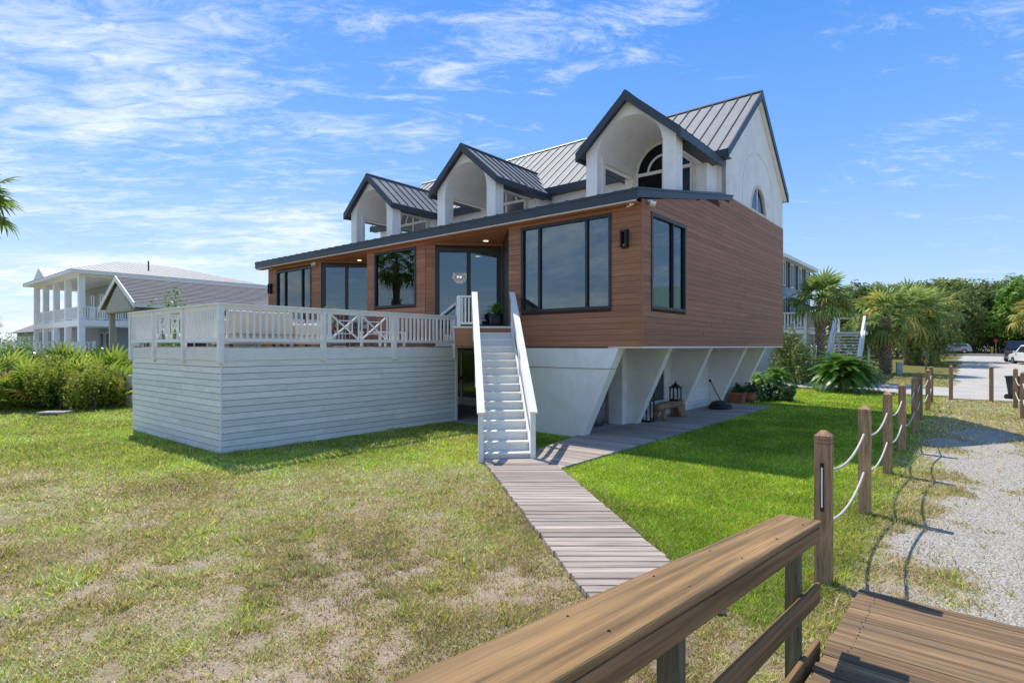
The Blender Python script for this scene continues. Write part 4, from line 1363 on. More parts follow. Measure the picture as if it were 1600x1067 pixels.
# ------------------------------------------------------------------ deck, stairs, railings
def rail_posts_and_balusters(root, p0, p1, zt, zb, post_at, panels=(), bw=0.042, gap=0.145, wide_post=0.11, zpost=1.95, off=0.03):
    """a straight railing in the house frame from p0 to p1: top and bottom rail, posts, balusters, crossed panels"""
    p0, p1 = np.array(p0, float), np.array(p1, float)
    Lg = np.linalg.norm(p1 - p0); d = (p1 - p0) / Lg
    ang = math.atan2(d[1], d[0])
    def P(a): return p0 + d * a
    top = MB(); top.bar((*P(-.05), zt - .02), (*P(Lg + .05), zt - .02), 0.15, 0.04); top.build('top_rail', M['white'], root)
    r = MB(); r.bar((*P(0), zt - .085), (*P(Lg), zt - .085), 0.045, 0.09); r.build('under_rail', M['white'], root)
    r = MB(); r.bar((*P(0), zb + .035), (*P(Lg), zb + .035), 0.05, 0.075); r.build('bottom_rail', M['white'], root)
    for a in post_at:
        b = MB(); h = wide_post / 2
        b.box(-h, h, -h, h, zpost, zt - .042); b.add([(-h, -h, zpost), (h, -h, zpost), (h, h, zpost), (-h, h, zpost), (0, 0, zpost - .05)], [(0, 4, 1), (1, 4, 2), (2, 4, 3), (3, 4, 0)])
        q = P(a)
        b.build('railing_post', M['white'], root, loc=(q[0], q[1], 0), rot=(0, 0, ang))
    b = MB(); b.box(-bw / 2, bw / 2, -bw / 2, bw / 2, zb + .072, zt - .13)
    me = b.mesh('baluster', M['white'])
    stops = sorted(post_at)
    for s0, s1 in zip(stops[:-1], stops[1:]):
        n = max(1, int(round((s1 - s0) / gap)))
        for i in range(1, n):
            a = s0 + (s1 - s0) * i / n
            if any(u - 0.05 < a < v + 0.05 for u, v in panels): continue
            q = P(a)
            link('baluster', me, root, (q[0], q[1], 0), (0, 0, ang))
    for u, v in panels:
        z0, z1 = zb + .072, zt - .13
        b = MB()
        k = 0.028
        def PP(f, g): return (*P(u + (v - u) * f), z0 + (z1 - z0) * g)
        up = (-d[1], d[0], 0)
        b.bar(PP(0, 0), PP(1, 1), 0.04, k, up=up); b.bar(PP(0, 1), PP(1, 0), 0.04, k * .9, up=up)
        for m_ in (0.24,):
            c = [PP(m_, m_), PP(1 - m_, m_), PP(1 - m_, 1 - m_), PP(m_, 1 - m_)]
            for i in range(4): b.bar(c[i], c[(i + 1) % 4], k * .8, 0.03, up=up)
        b.bar(PP(0.0, 0), PP(0.0, 1), 0.035, 0.035, up=up); b.bar(PP(1, 0), PP(1, 1), 0.035, 0.035, up=up)
        b.build('crossed_panel', M['white'], root)

def build_deck():
    root = tag(house_empty('raised_deck'), 'raised white deck with board skirting and crossed panel railing in front of the house', 'deck')
    x0, x1, y0, y1, zt = -11.80, -6.30, -6.77, 0.16, 2.29
    # floor boards
    y = y0 + 0.02; b = MB()
    nb = 48; w = (y1 - y0 - .04) / nb
    me = MB().box(-(x1 - x0) / 2 + .02, (x1 - x0) / 2 - .02, -w / 2 + .003, w / 2 - .003, -.03, 0).mesh('deck_board', M['greywood'])
    for i in range(nb):
        link('deck_board', me, root, ((x0 + x1) / 2, y0 + .02 + w * (i + .5), zt))
    MB().box(x0 + .05, x1 - .05, y0 + .05, y1 - .05, 2.0, 2.255).build('joist_frame', M['white'], root)
    # skirting on the two faces in view and on the far ones
    sk = MB(); sk.box(x1 - .06, x1 - .025, y0 + .025, y1, 0.0, 1.99); sk.box(x0 + .025, x1 - .062, y0 + .025, y0 + .06, 0.0, 1.99)
    sk.box(x0 + .025, x0 + .06, y0 + .062, y1, 0.0, 1.99)
    s = sk.build('skirting', M['gap'], root)
    boards(s, (x1 - .025, y0), (0, 1), y1 - y0, 0.02, 1.985, (), 0.1415, M['white_board'], 0.024, (1, 0), 0.011)
    boards(s, (x0, y0 + .025), (1, 0), x1 - x0 - 0.002, 0.02, 1.985, (), 0.1415, M['white_board'], 0.024, (0, -1), 0.011)
    b = MB(); b.box(x1 - .024, x1 + .02, y0 - .02, y1, 1.99, 2.265); b.build('fascia_board', M['white_board'], root)
    b = MB(); b.box(x0 - .02, x1 - .026, y0 - .02, y0 + .024, 1.99, 2.265); b.build('fascia_board', M['white_board'], root)
    b = MB(); b.box(x1 - .012, x1 + .012, y0 - .012, y0 + .012, .0, 1.985); b.build('corner_trim', M['white_board'], root)
    b = MB(); b.box(x1 - .05, x1 + .02, y1, y1 + .07, .0, 2.28); b.build('corner_trim', M['white'], root)
    rail_posts_and_balusters(root, (x1 + .03, y0 - .03), (x1 + .03, y1), 3.22, 2.40, [0, 2.42, 4.58, 6.90], panels=[(2.62, 3.44), (3.53, 4.34)])
    rail_posts_and_balusters(root, (x0 - .02, y0 - .03), (x1 - .03, y0 - .03), 3.22, 2.40, [0.02, 1.74, 3.62], panels=[(1.90, 2.62), (2.72, 3.46)], gap=0.125, wide_post=0.10)
    rail2 = [3.62, 5.44]
    b = MB(); b.box(-.021, .021, -.021, .021, 2.472, 3.09); me = b.mesh('baluster', M['white'])
    for i in range(1, 15):
        link('baluster', me, root, (x0 - .02 + 3.62 + 1.82 * i / 15, y0 - .03, 0))
    rail_posts_and_balusters(root, (x0, y0 + 0.1), (x0, y1), 3.22, 2.40, [0.0, 2.2, 4.5, 6.8])
build_deck()

STAIR_A = HROT + PI / 4
def build_stairs():
    root = tag(empty('front_staircase', (-0.105, 11.23, 0), STAIR_A), 'steep white wooden staircase from the plank walk up to the front door', 'staircase')
    n, rise, run, w = 16, 0.1775, 0.28, 0.47
    tm = MB(); tm.box(-w, w, -0.05, 0.112, -.032, 0); tm.box(-w, w, 0.124, run - 0.003, -.032, 0); tm = tm.mesh('tread', M['white_board'])
    rm = MB().box(-w, w, 0, 0.02, 0, rise - .034).mesh('riser', M['white_board'])
    for i in range(1, n):
        link('tread', tm, root, (0, (i - 1) * run, i * rise + random.uniform(-.002, .002)))
    for i in range(n):
        link('riser', rm, root, (0, i * run + .002, i * rise + .001))
    top = n * rise
    for s in (-1, 1):
        xs = s * (w + 0.025)
        b = MB(); b.prism([(-0.02, 0.0), (-0.02, 0.26), (n * run - .28 , top + .02), (n * run - .28, top - .34), (0.25, 0.0)], xs - .02, xs + .02, 'x'); b.build('stringer', M['white'], root)
        xo = s * (w + 0.05)
        b = MB(); b.box(xo - .05, xo + .05, -0.09, 0.01, 0, 1.0); b.build('newel_post', M['white'], root)
        b = MB(); b.box(xo - .05, xo + .05, n * run - .38, n * run - .28, top - .4, top + .86); b.build('newel_post', M['white'], root)
        b = MB(); m_ = n * run / 2
        b.box(xo - .045, xo + .045, m_ - .05, m_ + .05, top / 2 - .1, top / 2 + .84); b.build('newel_post', M['white'], root)
        b = MB(); b.bar((xo, -.16, 0.985), (xo, n * run - .22, top + .93), 0.15, 0.045); b.build('handrail_cap', M['white'], root)
        b = MB(); b.bar((xo, -.10, 0.93), (xo, n * run - .26, top + .865), 0.04, 0.13); b.build('handrail_board', M['white'], root)
        b = MB(); b.bar((xo, -.05, 0.52), (xo, n * run - .26, top + .43), 0.04, 0.12); b.build('mid_rail', M['white'], root)
    return root
build_stairs()

def landing_rail():
    root = tag(house_empty('landing_railing'), 'short white baluster railing on the landing left of the stair head', 'railing')
    A = np.array([-4.86, -1.10]); B = np.array([-4.56, -0.80])
    d = np.array([S2, S2])
    P0, P1 = A - d * 0.03, B + d * 0.06
    zt, zb = 3.66, 2.93
    mb = MB(); mb.bar((*P0, zt), (*P1, zt), 0.11, 0.04); mb.build('top_rail', M['white'], root)
    mb = MB(); mb.bar((*P0, zb), (*P1, zb), 0.05, 0.06); mb.build('bottom_rail', M['white'], root)
    mb = MB(); mb.box(-.02, .02, -.02, .02, zb + .03, zt - .022); me = mb.mesh('baluster', M['white'])
    for i in range(5):
        q = P0 + (P1 - P0) * (i + .9) / 5.4
        link('baluster', me, root, (q[0], q[1], 0), (0, 0, PI / 4))
    mb = MB(); mb.box(-.05, .05, -.05, .05, 2.846, zt - .022); mb.build('railing_post', M['white'], root, loc=(*P0, 0), rot=(0, 0, PI / 4))
    # along the left edge and down to the deck
    e = np.array([-S2, S2])
    Q = np.array([-6.26, 0.20])
    mb = MB(); mb.bar((*P0, zt - .001), (*Q, zt - .001), 0.09, 0.038); mb.build('top_rail', M['white'], root)
    mb = MB(); mb.box(-.05, .05, -.05, .05, 2.846, zt - .022); mb.build('railing_post', M['white'], root, loc=(*Q, 0), rot=(0, 0, PI / 4))
    R = Q + np.array([-S2, -S2]) * 0.62
    mb = MB(); mb.bar((*Q, zt), (*R, 3.16), 0.10, 0.05); mb.build('sloping_rail', M['white'], root)
    mb = MB(); mb.box(-.04, .04, -.04, .04, 2.30, 3.14); mb.build('railing_post', M['white'], root, loc=(*R, 0), rot=(0, 0, PI / 4))
landing_rail()

def boardwalk_railing():
    sl = 0.113; a = math.atan(sl)
    root = tag(empty('boardwalk_railing', (2.23, 4.1, 0), HROT), 'golden brown wooden handrail on dark posts beside the boardwalk in the foreground', 'railing')
    ln = 5.2
    def seg(name, mat, x0, x1, ztop, zbot, y0=0.0, y1=-ln, bev=0.012):
        b = MB(); ztop, zbot = ztop * math.cos(a), zbot * math.cos(a); y0 = y0 - ztop * math.sin(a)
        vs = []
        for y in (y0, y1):
            zz = 0.0
            for x, z in ((x0, zbot), (x1, zbot), (x1, ztop), (x0, ztop)):
                vs.append((x, y, z + zz))
        b.add(vs, [(0, 1, 2, 3), (7, 6, 5, 4), (0, 4, 5, 1), (1, 5, 6, 2), (2, 6, 7, 3), (3, 7, 4, 0)])
        return bevel(b.build(name, mat, root, rot=(-a, 0, 0)), bev, 3)
    mcap = pbr('rail_cap_wood', (0.25, 0.145, 0.056), 0.65, var=0.62, nscale=3.0, stretch=(8, 0.22, 8), bump=0.35, bscale=5, spec=0.3, wear=0.35, wearcol=(0.15, 0.115, 0.07), detail=4)
    mside = pbr('rail_side_wood', (0.23, 0.135, 0.058), 0.7, var=0.5, nscale=3.0, stretch=(8, 0.22, 8), bump=0.35, bscale=5, spec=0.2, wear=0.35, wearcol=(0.09, 0.07, 0.045), detail=4)
    seg('cap_rail', mcap, -0.255, 0.028, 1.036, 0.994, bev=0.014)
    seg('side_board', mside, -0.012, 0.022, 0.990, 0.890, y0=-0.03, bev=0.006)
    seg('mid_rail', mside, -0.012, 0.022, 0.59, 0.45, y0=-0.02, bev=0.008)
    seg('low_rail', mside, -0.012, 0.022, 0.175, 0.035, y0=-0.02, bev=0.008)
    sc = MB()
    for y in (-.12, -.45, -1.1, -1.75, -2.42, -3.1):
        for x in (-.20, -.03):
            zz = 1.036 * math.cos(a) - (y) * 0 
            sc.cyl((x + random.uniform(-.01, .01), y, zz - .002), (x + random.uniform(-.01, .01), y, zz + .001), .006, n=7)
    tag(sc.build('screw_head', M['black'], root, rot=(-a, 0, 0)), kind='stuff')
    for y in (-0.45, -2.42, -4.4):
        b = MB(); z = -y * sl; b.box(-.105, -.016, y - .045, y + .045, -.15, 0.985 + z)
        bevel(b.build('post', M['greenpost'], root), 0.006, 2)
boardwalk_railing()
# ------------------------------------------------------------------ neighbouring houses
def frame_at(name, P, rz=HROT):
    return empty(name, (P[0], P[1], tz(P[0], P[1])), rz)

def simple_rail(root, p0, p1, z0, z1, n, name='baluster', post_n=0, mat='white'):
    p0, p1 = Vector((*p0, 0)), Vector((*p1, 0))
    b = MB(); b.bar(p0 + Vector((0, 0, z1)), p1 + Vector((0, 0, z1)), 0.12, 0.07); b.build('top_rail', M[mat], root)
    b = MB(); b.bar(p0 + Vector((0, 0, z0 + .1)), p1 + Vector((0, 0, z0 + .1)), 0.06, 0.07); b.build('bottom_rail', M[mat], root)
    d = p1 - p0; ang = math.atan2(d.y, d.x)
    me = MB().box(-.03, .03, -.03, .03, z0 + .14, z1 - .035).mesh(name, M[mat])
    for i in range(n):
        q = p0 + d * (i + .5) / n
        link(name, me, root, q, (0, 0, ang))
    if post_n:
        me = MB().box(-.07, .07, -.07, .07, z0 - .1, z1 + .12).mesh('railing_post', M[mat])
        for i in range(post_n):
            link('railing_post', me, root, p0 + d * i / (post_n - 1), (0, 0, ang))

def gwin(root, org, d, out, a0, a1, z0, z1, lights=2, mat='white', shut=False):
    """small framed house window with its pane"""
    d = np.array(d, float); o = np.array(org, float); q = np.array(out, float)
    def slab(mb, p, r, za, zb, k0, k1):
        vs = []
        for z in (za, zb):
            for aa, k in ((p, k0), (r, k0), (r, k1), (p, k1)):
                P = o + d * aa + q * k; vs.append((P[0], P[1], z))
        mb.add(vs, [(0, 1, 2, 3), (7, 6, 5, 4), (0, 4, 5, 1), (1, 5, 6, 2), (2, 6, 7, 3), (3, 7, 4, 0)])
    f = MB(); w = .08
    slab(f, a0, a1, z1 - w, z1, 0.005, .06); slab(f, a0, a1, z0, z0 + w, 0.005, .07)
    slab(f, a0, a0 + w, z0 + w, z1 - w, 0.005, .06); slab(f, a1 - w, a1, z0 + w, z1 - w, 0.005, .06)
    for i in range(1, lights):
        m = a0 + (a1 - a0) * i / lights; slab(f, m - .03, m + .03, z0 + w, z1 - w, .02, .055)
    fr = f.build('window', M[mat], root)
    g = MB(); slab(g, a0 + w, a1 - w, z0 + w, z1 - w, 0.006, .018); g.build('pane', M['darkglass'], fr)
    if shut:
        for p, r in ((a0 - .42, a0 - .04), (a1 + .04, a1 + .42)):
            g = MB(); slab(g, p, r, z0, z1, .004, .045); g.build('shutter', M['shutter'], root)
    return fr

def white_house():
    r = frame_at('porch_house', (-36.1, 47.0))
    tag(r, 'large white two storey house with wraparound porches and a pale hipped metal roof', 'house')
    Wd, Dp = 16.5, 15.0            # to the left (-x), into the depth (+y)
    zf, zu, ze = 1.6, 4.55, 8.6    # porch floor, upper floor, eave
    po = 3.6
    # core walls set back behind the porch
    MB().box(-Wd + .3, -po, po, Dp, -0.5, ze - .25).build('core_wall', M['paleblue'], r)
    MB().box(-po + .002, 0, 7.0, Dp, -0.5, ze - .25).build('side_wing', M['paleblue'], r)
    MB().box(-Wd, 0.15, -0.15, Dp, zf - .25, zf).build('porch_floor', M['white'], r)
    MB().box(-Wd, 0.1, -0.1, 7.0, zu - .55, zu - .02).build('porch_beam', M['white'], r)
    MB().box(-Wd, 0.05, -0.05, 7.0, ze - .45, ze - .2).build('porch_beam', M['white'], r)
    col = MB().box(-.22, .22, -.22, .22, -0.5, ze - .45).mesh('porch_column', M['white'])
    for x, y in ((-.25, .15), (-4.4, .15), (-8.4, .15), (-12.4, .15), (-Wd + .3, .15), (-.25, 4.0)):
        link('porch_column', col, r, (x, y, 0))
    # lower left bay closed with tall windows
    MB().box(-Wd + .3, -8.8, 0.3, 3.59, -.5, zu - .56).build('sun_room_wall', M['white'], r)
    for i in range(4): gwin(r, (-Wd + .3, 0.3), (1, 0), (0, -1), .35 + i * 1.85, 1.75 + i * 1.85, zf + .35, zu - .75, 2)
    for i in range(3): gwin(r, (-8.7, po), (1, 0), (0, -1), .2 + i * 1.75, 1.4 + i * 1.75, zf + .1, zu - .9, 1)
    for i in range(4): gwin(r, (-Wd + 1, po), (1, 0), (0, -1), .5 + i * 3, 2.2 + i * 3, zu + .3, ze - 1.2, 2)
    for i in range(2): gwin(r, (-po, po), (0, 1), (1, 0), .4 + i * 1.6, 1.6 + i * 1.6, zu + .1, ze - 1.2, 2)
    for i in range(6):
        gwin(r, (0, 7), (0, 1), (1, 0), .6 + i * 1.3, 1.6 + i * 1.3, ze - 1.9, ze - .6, 1)
    simple_rail(r, (-Wd, -.02), (0, -.02), zu, zu + 1.05, 70)
    simple_rail(r, (0.02, .1), (0.02, 6.9), zu, zu + 1.05, 40)
    simple_rail(r, (-8.6, -.05), (0, -.05), zf, zf + 1.0, 40)
    # roof: hip, in standing panels on the two faces in view
    x0, x1, y0, y1 = -Wd - .7, .7, -.8, Dp + .8
    rise = 2.1; hx = (x1 - x0) / 2; cx, cy = (x0 + x1) / 2, None
    ya, yb = y0 + 6.0, y1 - 6.0
    apex = [(cx, ya), (cx, yb)]
    roof = MB()
    roof.add([(x0, y0, ze - .25), (x1, y0, ze - .25), (x1, y1, ze - .25), (x0, y1, ze - .25), (x0, y0, ze), (x1, y0, ze), (x1, y1, ze), (x0, y1, ze), (cx, ya, ze + rise), (cx, yb, ze + rise)],
             [(3, 2, 1, 0), (0, 1, 5, 4), (1, 2, 6, 5), (2, 3, 7, 6), (3, 0, 4, 7), (4, 5, 8), (5, 6, 9, 8), (6, 7, 9), (7, 4, 8, 9)])
    rf = roof.build('roof', M['white'], r)
    def tri_panels(A, B, T0, T1, n):
        A, B, T0, T1 = map(Vector, (A, B, T0, T1))
        nrm = (B - A).cross(T0 - A).normalized()
        if nrm.z < 0: nrm = -nrm
        L0 = (B - A).length; u = (B - A) / L0
        s0, s1 = (T0 - A).dot(u) / L0, (T1 - A).dot(u) / L0
        def topat(k):
            if k < s0: return A + (T0 - A) * (k / s0 if s0 > 1e-6 else 0)
            if k > s1: return B + (T1 - B) * ((1 - k) / (1 - s1) if s1 < 1 - 1e-6 else 0)
            return T0 + (T1 - T0) * ((k - s0) / max(1e-6, s1 - s0))
        for i in range(n):
            k0, k1 = i / n + .0012, (i + 1) / n - .0012
            b = MB(); p = [A + (B - A) * k0, A + (B - A) * k1, topat(k1), topat(k0)]
            p = [q + nrm * .03 for q in p]
            b.add(p + [q - nrm * .025 for q in p], [(0, 1, 2, 3), (7, 6, 5, 4), (0, 4, 5, 1), (1, 5, 6, 2), (2, 6, 7, 3), (3, 7, 4, 0)])
            b.build('roof_panel', M['tinroof'], rf)
            b = MB(); q0, q1 = A + (B - A) * (i / n) + nrm * .04, topat(i / n) + nrm * .04
            if (q1 - q0).length > .2: b.bar(q0, q1, .05, .05, up=nrm); b.build('seam', M['white'], rf)
    tri_panels((x0, y0, ze), (x1, y0, ze), (cx, ya, ze + rise), (cx, ya, ze + rise), 34)
    tri_panels((x1, y0, ze), (x1, y1, ze), (cx, ya, ze + rise), (cx, yb, ze + rise), 32)
    # small front gable
    g = MB(); gx = -12.5; g.add([(gx - 2.8, y0 + .4, ze), (gx + 2.8, y0 + .4, ze), (gx, y0 + .4, ze + 1.35), (gx, y0 + 5.2, ze + 1.35), (gx - 2.8, y0 + 3, ze + .8), (gx + 2.8, y0 + 3, ze + .8)], [(0, 1, 2), (1, 5, 3, 2), (0, 2, 3, 4)])
    g.build('front_gable', M['white'], r)
    MB().cyl((-3, 6, ze + .9), (-3, 6, ze + 1.8), .07, n=8).build('vent_pipe', M['char'], r)
    # low front deck with stairs
    MB().box(-9.5, 4.0, -4.6, -.2, zf - .25, zf - .02).build('front_deck', M['white'], r)
    simple_rail(r, (-4.5, -4.6), (4.0, -4.6), zf, zf + 1.0, 46, post_n=6)
    simple_rail(r, (4.0, -4.6), (4.0, 0), zf, zf + 1.0, 20, post_n=3)
    me = MB().box(-.9, .9, 0, .3, -.04, 0).mesh('step', M['white'])
    for i in range(7): link('step', me, r, (-7.0, -4.9 - .28 * i, zf - .2 - .2 * i))
    for x in (-7.95, -6.05):
        b = MB(); b.bar((x, -4.6, zf + .95), (x, -6.7, zf - .55), .08, .14); b.build('stair_rail', M['white'], r)
        b = MB(); b.bar((x, -4.6, zf + .05), (x, -6.7, zf - 1.45), .06, .2); b.build('stair_stringer', M['white'], r)
    MB().box(-9.4, 3.9, -4.5, -.3, -.4, zf - .26).build('deck_skirt', M['white'], r)
white_house()

def shingle_courses(root, A, B, T0, T1, n, name='shingle_course'):
    """one course of shingles per piece between the eave A-B and the ridge T0-T1"""
    A, B, T0, T1 = map(Vector, (A, B, T0, T1))
    nrm = (B - A).cross(T0 - A).normalized()
    if nrm.z < 0: nrm = -nrm
    for i in range(n):
        k0, k1 = i / n, (i + 1) / n
        p = [A + (T0 - A) * k0 + nrm * .05, B + (T1 - B) * k0 + nrm * .05, B + (T1 - B) * k1 + nrm * .022, A + (T0 - A) * k1 + nrm * .022]
        b = MB(); b.add(p + [q - nrm * .022 for q in p], [(0, 1, 2, 3), (7, 6, 5, 4), (0, 4, 5, 1), (1, 5, 6, 2), (2, 6, 7, 3), (3, 7, 4, 0)])
        b.build(name, M['shingle'], root)

def tan_house():
    r = frame_at('gabled_house', (-18.7, 28.0))
    tag(r, 'low tan gabled house with grey shingle roof just beyond the deck', 'house')
    W, Dp, ze, zr = 5.5, 12.5, 4.45, 5.95
    MB().box(-W + .6, -.6, 1.2, Dp, -.1, ze + .05).build('wall', M['tan'], r)
    b = MB(); b.prism([(-W + .4, ze - .35), (-.4, ze - .35), (-W / 2, zr - .28)], 0.0, 0.4, 'y'); b.build('gable', M['tan'], r)
    for i in range(8):
        z = ze - .3 + .15 * i
        k = max(.1, 1 - (z - ze + .4) / (zr - ze))
        hw = (W / 2 - .5) * k
        MB().box(-W / 2 - hw, -W / 2 + hw, -.035, -.002, z, z + .143).build('gable_board', M['tan'], r)
    rf = MB(); rf.prism([(-W - .1, ze - .12), (-W / 2, zr - .05), (.1, ze - .12), (.1, ze - .02), (-W / 2, zr + .05), (-W - .1, ze - .02)], -.1, Dp, 'y'); rf = rf.build('roof', M['shingle'], r)
    shingle_courses(rf, (.1, -.1, ze - .03), (.1, Dp, ze - .03), (-W / 2, -.1, zr + .03), (-W / 2, Dp, zr + .03), 18)
    for s in (0, 1):
        q = [(-W / 2, zr - .22), ((.15 if s else -W - .15), ze - .26), ((.15 if s else -W - .15), ze + .02), (-W / 2, zr + .06)]
        b = MB(); b.prism(q if s else q[::-1], -.16, -.11, 'y'); b.build('barge_board', M['white'], r)
    MB().box(.08, .2, -.1, Dp, ze - .2, ze - .02).build('gutter', M['white'], r)
    for x in (-W + .7, -.7): MB().box(x - .12, x + .12, .15, .4, -.1, ze - .36).build('porch_post', M['tan'], r)
    for i in range(2): gwin(r, (-.6, 1.2), (0, 1), (1, 0), 1.0 + i * 4, 2.4 + i * 4, 1.6, 3.2, 2)
    gwin(r, (-W + .6, 1.2), (1, 0), (0, -1), 1.2, 3.2, 1.0, 3.2, 2)
    # wing to the right, eave along the front direction
    x0, x1, y0, y1, wr = .25, 10.5, 5.4, 13.0, 6.0
    MB().box(x0 + .3, x1, y0 + .7, y1, -.1, ze).build('wing_wall', M['yellow'], r)
    rf2 = MB(); rf2.prism([(y0, ze - .1), ((y0 + y1) / 2, wr - .08), (y1, ze - .1), (y1, ze), ((y0 + y1) / 2, wr), (y0, ze)], x0 - 2.2, x1 + .3, 'x'); rf2 = rf2.build('wing_roof', M['shingle'], r)
    shingle_courses(rf2, (x0 - 1.5, y0, ze - .01), (x1 + .3, y0, ze - .01), (x0 - 2.2, (y0 + y1) / 2, wr), (x1 + .3, (y0 + y1) / 2, wr), 16)
    MB().box(x0, x1 + .3, y0 - .1, y0 - .002, ze - .16, ze + .02).build('gutter', M['white'], r)
    MB().box(x0 + .5, x0 + .7, y0 + .3, y0 + .5, -.1, ze - .17).build('porch_post', M['tan'], r)
tan_house()

def far_house():
    r = frame_at('grey_hip_house', (-78, 92))
    tag(r, 'distant pale house with a grey hipped roof at the far left', 'house')
    MB().box(-14, 6, 0, 12, -1, 4.6).build('wall', M['paleblue'], r)
    b = MB(); b.add([(-15, -1, 4.6), (7, -1, 4.6), (7, 13, 4.6), (-15, 13, 4.6), (-8, 6, 8.4), (0, 6, 8.4)], [(3, 2, 1, 0), (0, 1, 5, 4), (1, 2, 5), (2, 3, 4, 5), (3, 0, 4)])
    b.build('roof', M['shingle'], r)
    for i in range(5): gwin(r, (-14, 0), (1, 0), (0, -1), 1.5 + i * 3.6, 3.6 + i * 3.6, 2.3, 4.0, 2)
    MB().box(-14, 6, -.05, -.002, 1.2, 1.5).build('band_trim', M['white'], r)
far_house()

def blue_house():
    P = A = np.array([15.9, 33.6])
    r = frame_at('blue_house', (16.0, 33.9))
    tag(r, 'blue grey two storey house with dark shutters half hidden behind the brown house', 'house')
    ze = 7.55
    w = MB().box(-9, 0, 0, 8.5, -.3, ze).build('wall', M['blue'], r)
    boards(w, (0.002, 0), (0, 1), 8.5, 1.6, ze - .02, (), 0.26, M['blue'], 0.03, (1, 0))
    b = MB(); b.add([(-9.4, -.4, ze), (.45, -.4, ze), (.45, 8.9, ze), (-9.4, 8.9, ze), (-4.5, 4, ze + 1.6), (-4.5, 5, ze + 1.6), ], [(3, 2, 1, 0), (0, 1, 4), (1, 2, 5, 4), (2, 3, 5), (3, 0, 4, 5)])
    b.build('roof', M['shingle'], r)
    MB().box(.04, .5, -.4, 8.9, ze - .22, ze - .002).build('eave_fascia', M['white'], r)
    for zz in (3.5, 5.75):
        for i in range(4): gwin(r, (0.036, 0), (0, 1), (1, 0), .6 + i * 2.1, 1.5 + i * 2.1, zz, zz + 1.55, 2, shut=True)
    MB().box(0.05, 1.5, 0.2, 5.5, 2.75, 3.0).build('side_deck', M['white'], r)
    simple_rail(r, (1.5, .2), (1.5, 5.5), 3.0, 4.0, 24, post_n=3)
    simple_rail(r, (0.1, .2), (1.5, .2), 3.0, 4.0, 8, post_n=2)
    for x, y in ((1.4, .4), (1.4, 3), (1.4, 5.4)): MB().box(x - .09, x + .09, y - .09, y + .09, -.4, 2.75).build('deck_post', M['white'], r)
blue_house()

def blue_house_stairs():
    r = frame_at('side_stairs', (20.6, 35.2), rad(-38))
    tag(r, 'white exterior stairs behind the palms leading up to the blue house', 'staircase')
    n = 15; rise = .2; run = .25; w = .8
    me = MB().box(-w, w, -.03, run - .05, -.05, 0).mesh('tread', M['white'])
    for i in range(n): link('tread', me, r, (0, i * run, (i + 1) * rise - .1))
    for s in (-1, 1):
        x = s * (w + .06)
        b = MB(); b.bar((x, -.1, 0.0), (x, n * run, n * rise - .1), .08, .3); b.build('stringer', M['white'], r)
        b = MB(); b.bar((x, -.2, .95), (x, n * run, n * rise + .95), .14, .12); b.build('handrail', M['white'], r)
        for k in (0, .5, 1):
            y = n * run * k; z = n * rise * k
            MB().box(x - .06, x + .06, y - .06, y + .06, z - .3, z + .9).build('newel_post', M['white'], r)
    MB().box(-1.0, 1.0, n * run, n * run + 2, n * rise - .25, n * rise - .05).build('top_landing', M['white'], r)
    for x in (-.92, .92):
        for y in (n * run + 1.9,): MB().box(x - .07, x + .07, y - .07, y + .07, -.4, n * rise + 1.0).build('landing_post', M['white'], r)
    b = MB(); b.bar((-.92, n * run + 1.9, n * rise + .95), (.92, n * run + 1.9, n * rise + .95), .1, .08); b.build('landing_rail', M['white'], r)
blue_house_stairs()

def reflected_house():
    r = empty('green_roof_house', (43.0, 33.5, tz(43.0, 33.5)), rad(-60))
    tag(r, 'pale green roofed house seen only as a reflection in the side window', 'house')
    MB().box(-7, 7, 0, 8, -.5, 5.6).build('wall', M['paleblue'], r)
    g = pbr('pale_green_roof', (0.24, 0.36, 0.30), 0.6)
    b = MB(); b.add([(-7.8, -.8, 5.6), (7.8, -.8, 5.6), (7.8, 8.8, 5.6), (-7.8, 8.8, 5.6), (-3.5, 4, 8.4), (3.5, 4, 8.4)], [(3, 2, 1, 0), (0, 1, 5, 4), (1, 2, 5), (2, 3, 4, 5), (3, 0, 4)])
    b.build('roof', g, r)
    for zz in (.9, 3.4):
        for i in range(4): gwin(r, (-7, 0), (1, 0), (0, -1), 1.2 + i * 3.2, 3.0 + i * 3.2, zz, zz + 1.5, 2)
    MB().box(-7, 7, -2.2, -.05, 2.5, 2.7).build('porch_floor', M['white'], r)
    simple_rail(r, (-7, -2.2), (7, -2.2), 2.7, 3.7, 40, post_n=6)
    for i in range(6): MB().box(-7 + i * 2.76, -6.8 + i * 2.76, -2.2, -2.0, -.5, 2.5).build('porch_post', M['white'], r)
reflected_house()
# ------------------------------------------------------------------ palms, cycads, shrubs, trees
PR = random.Random(23)

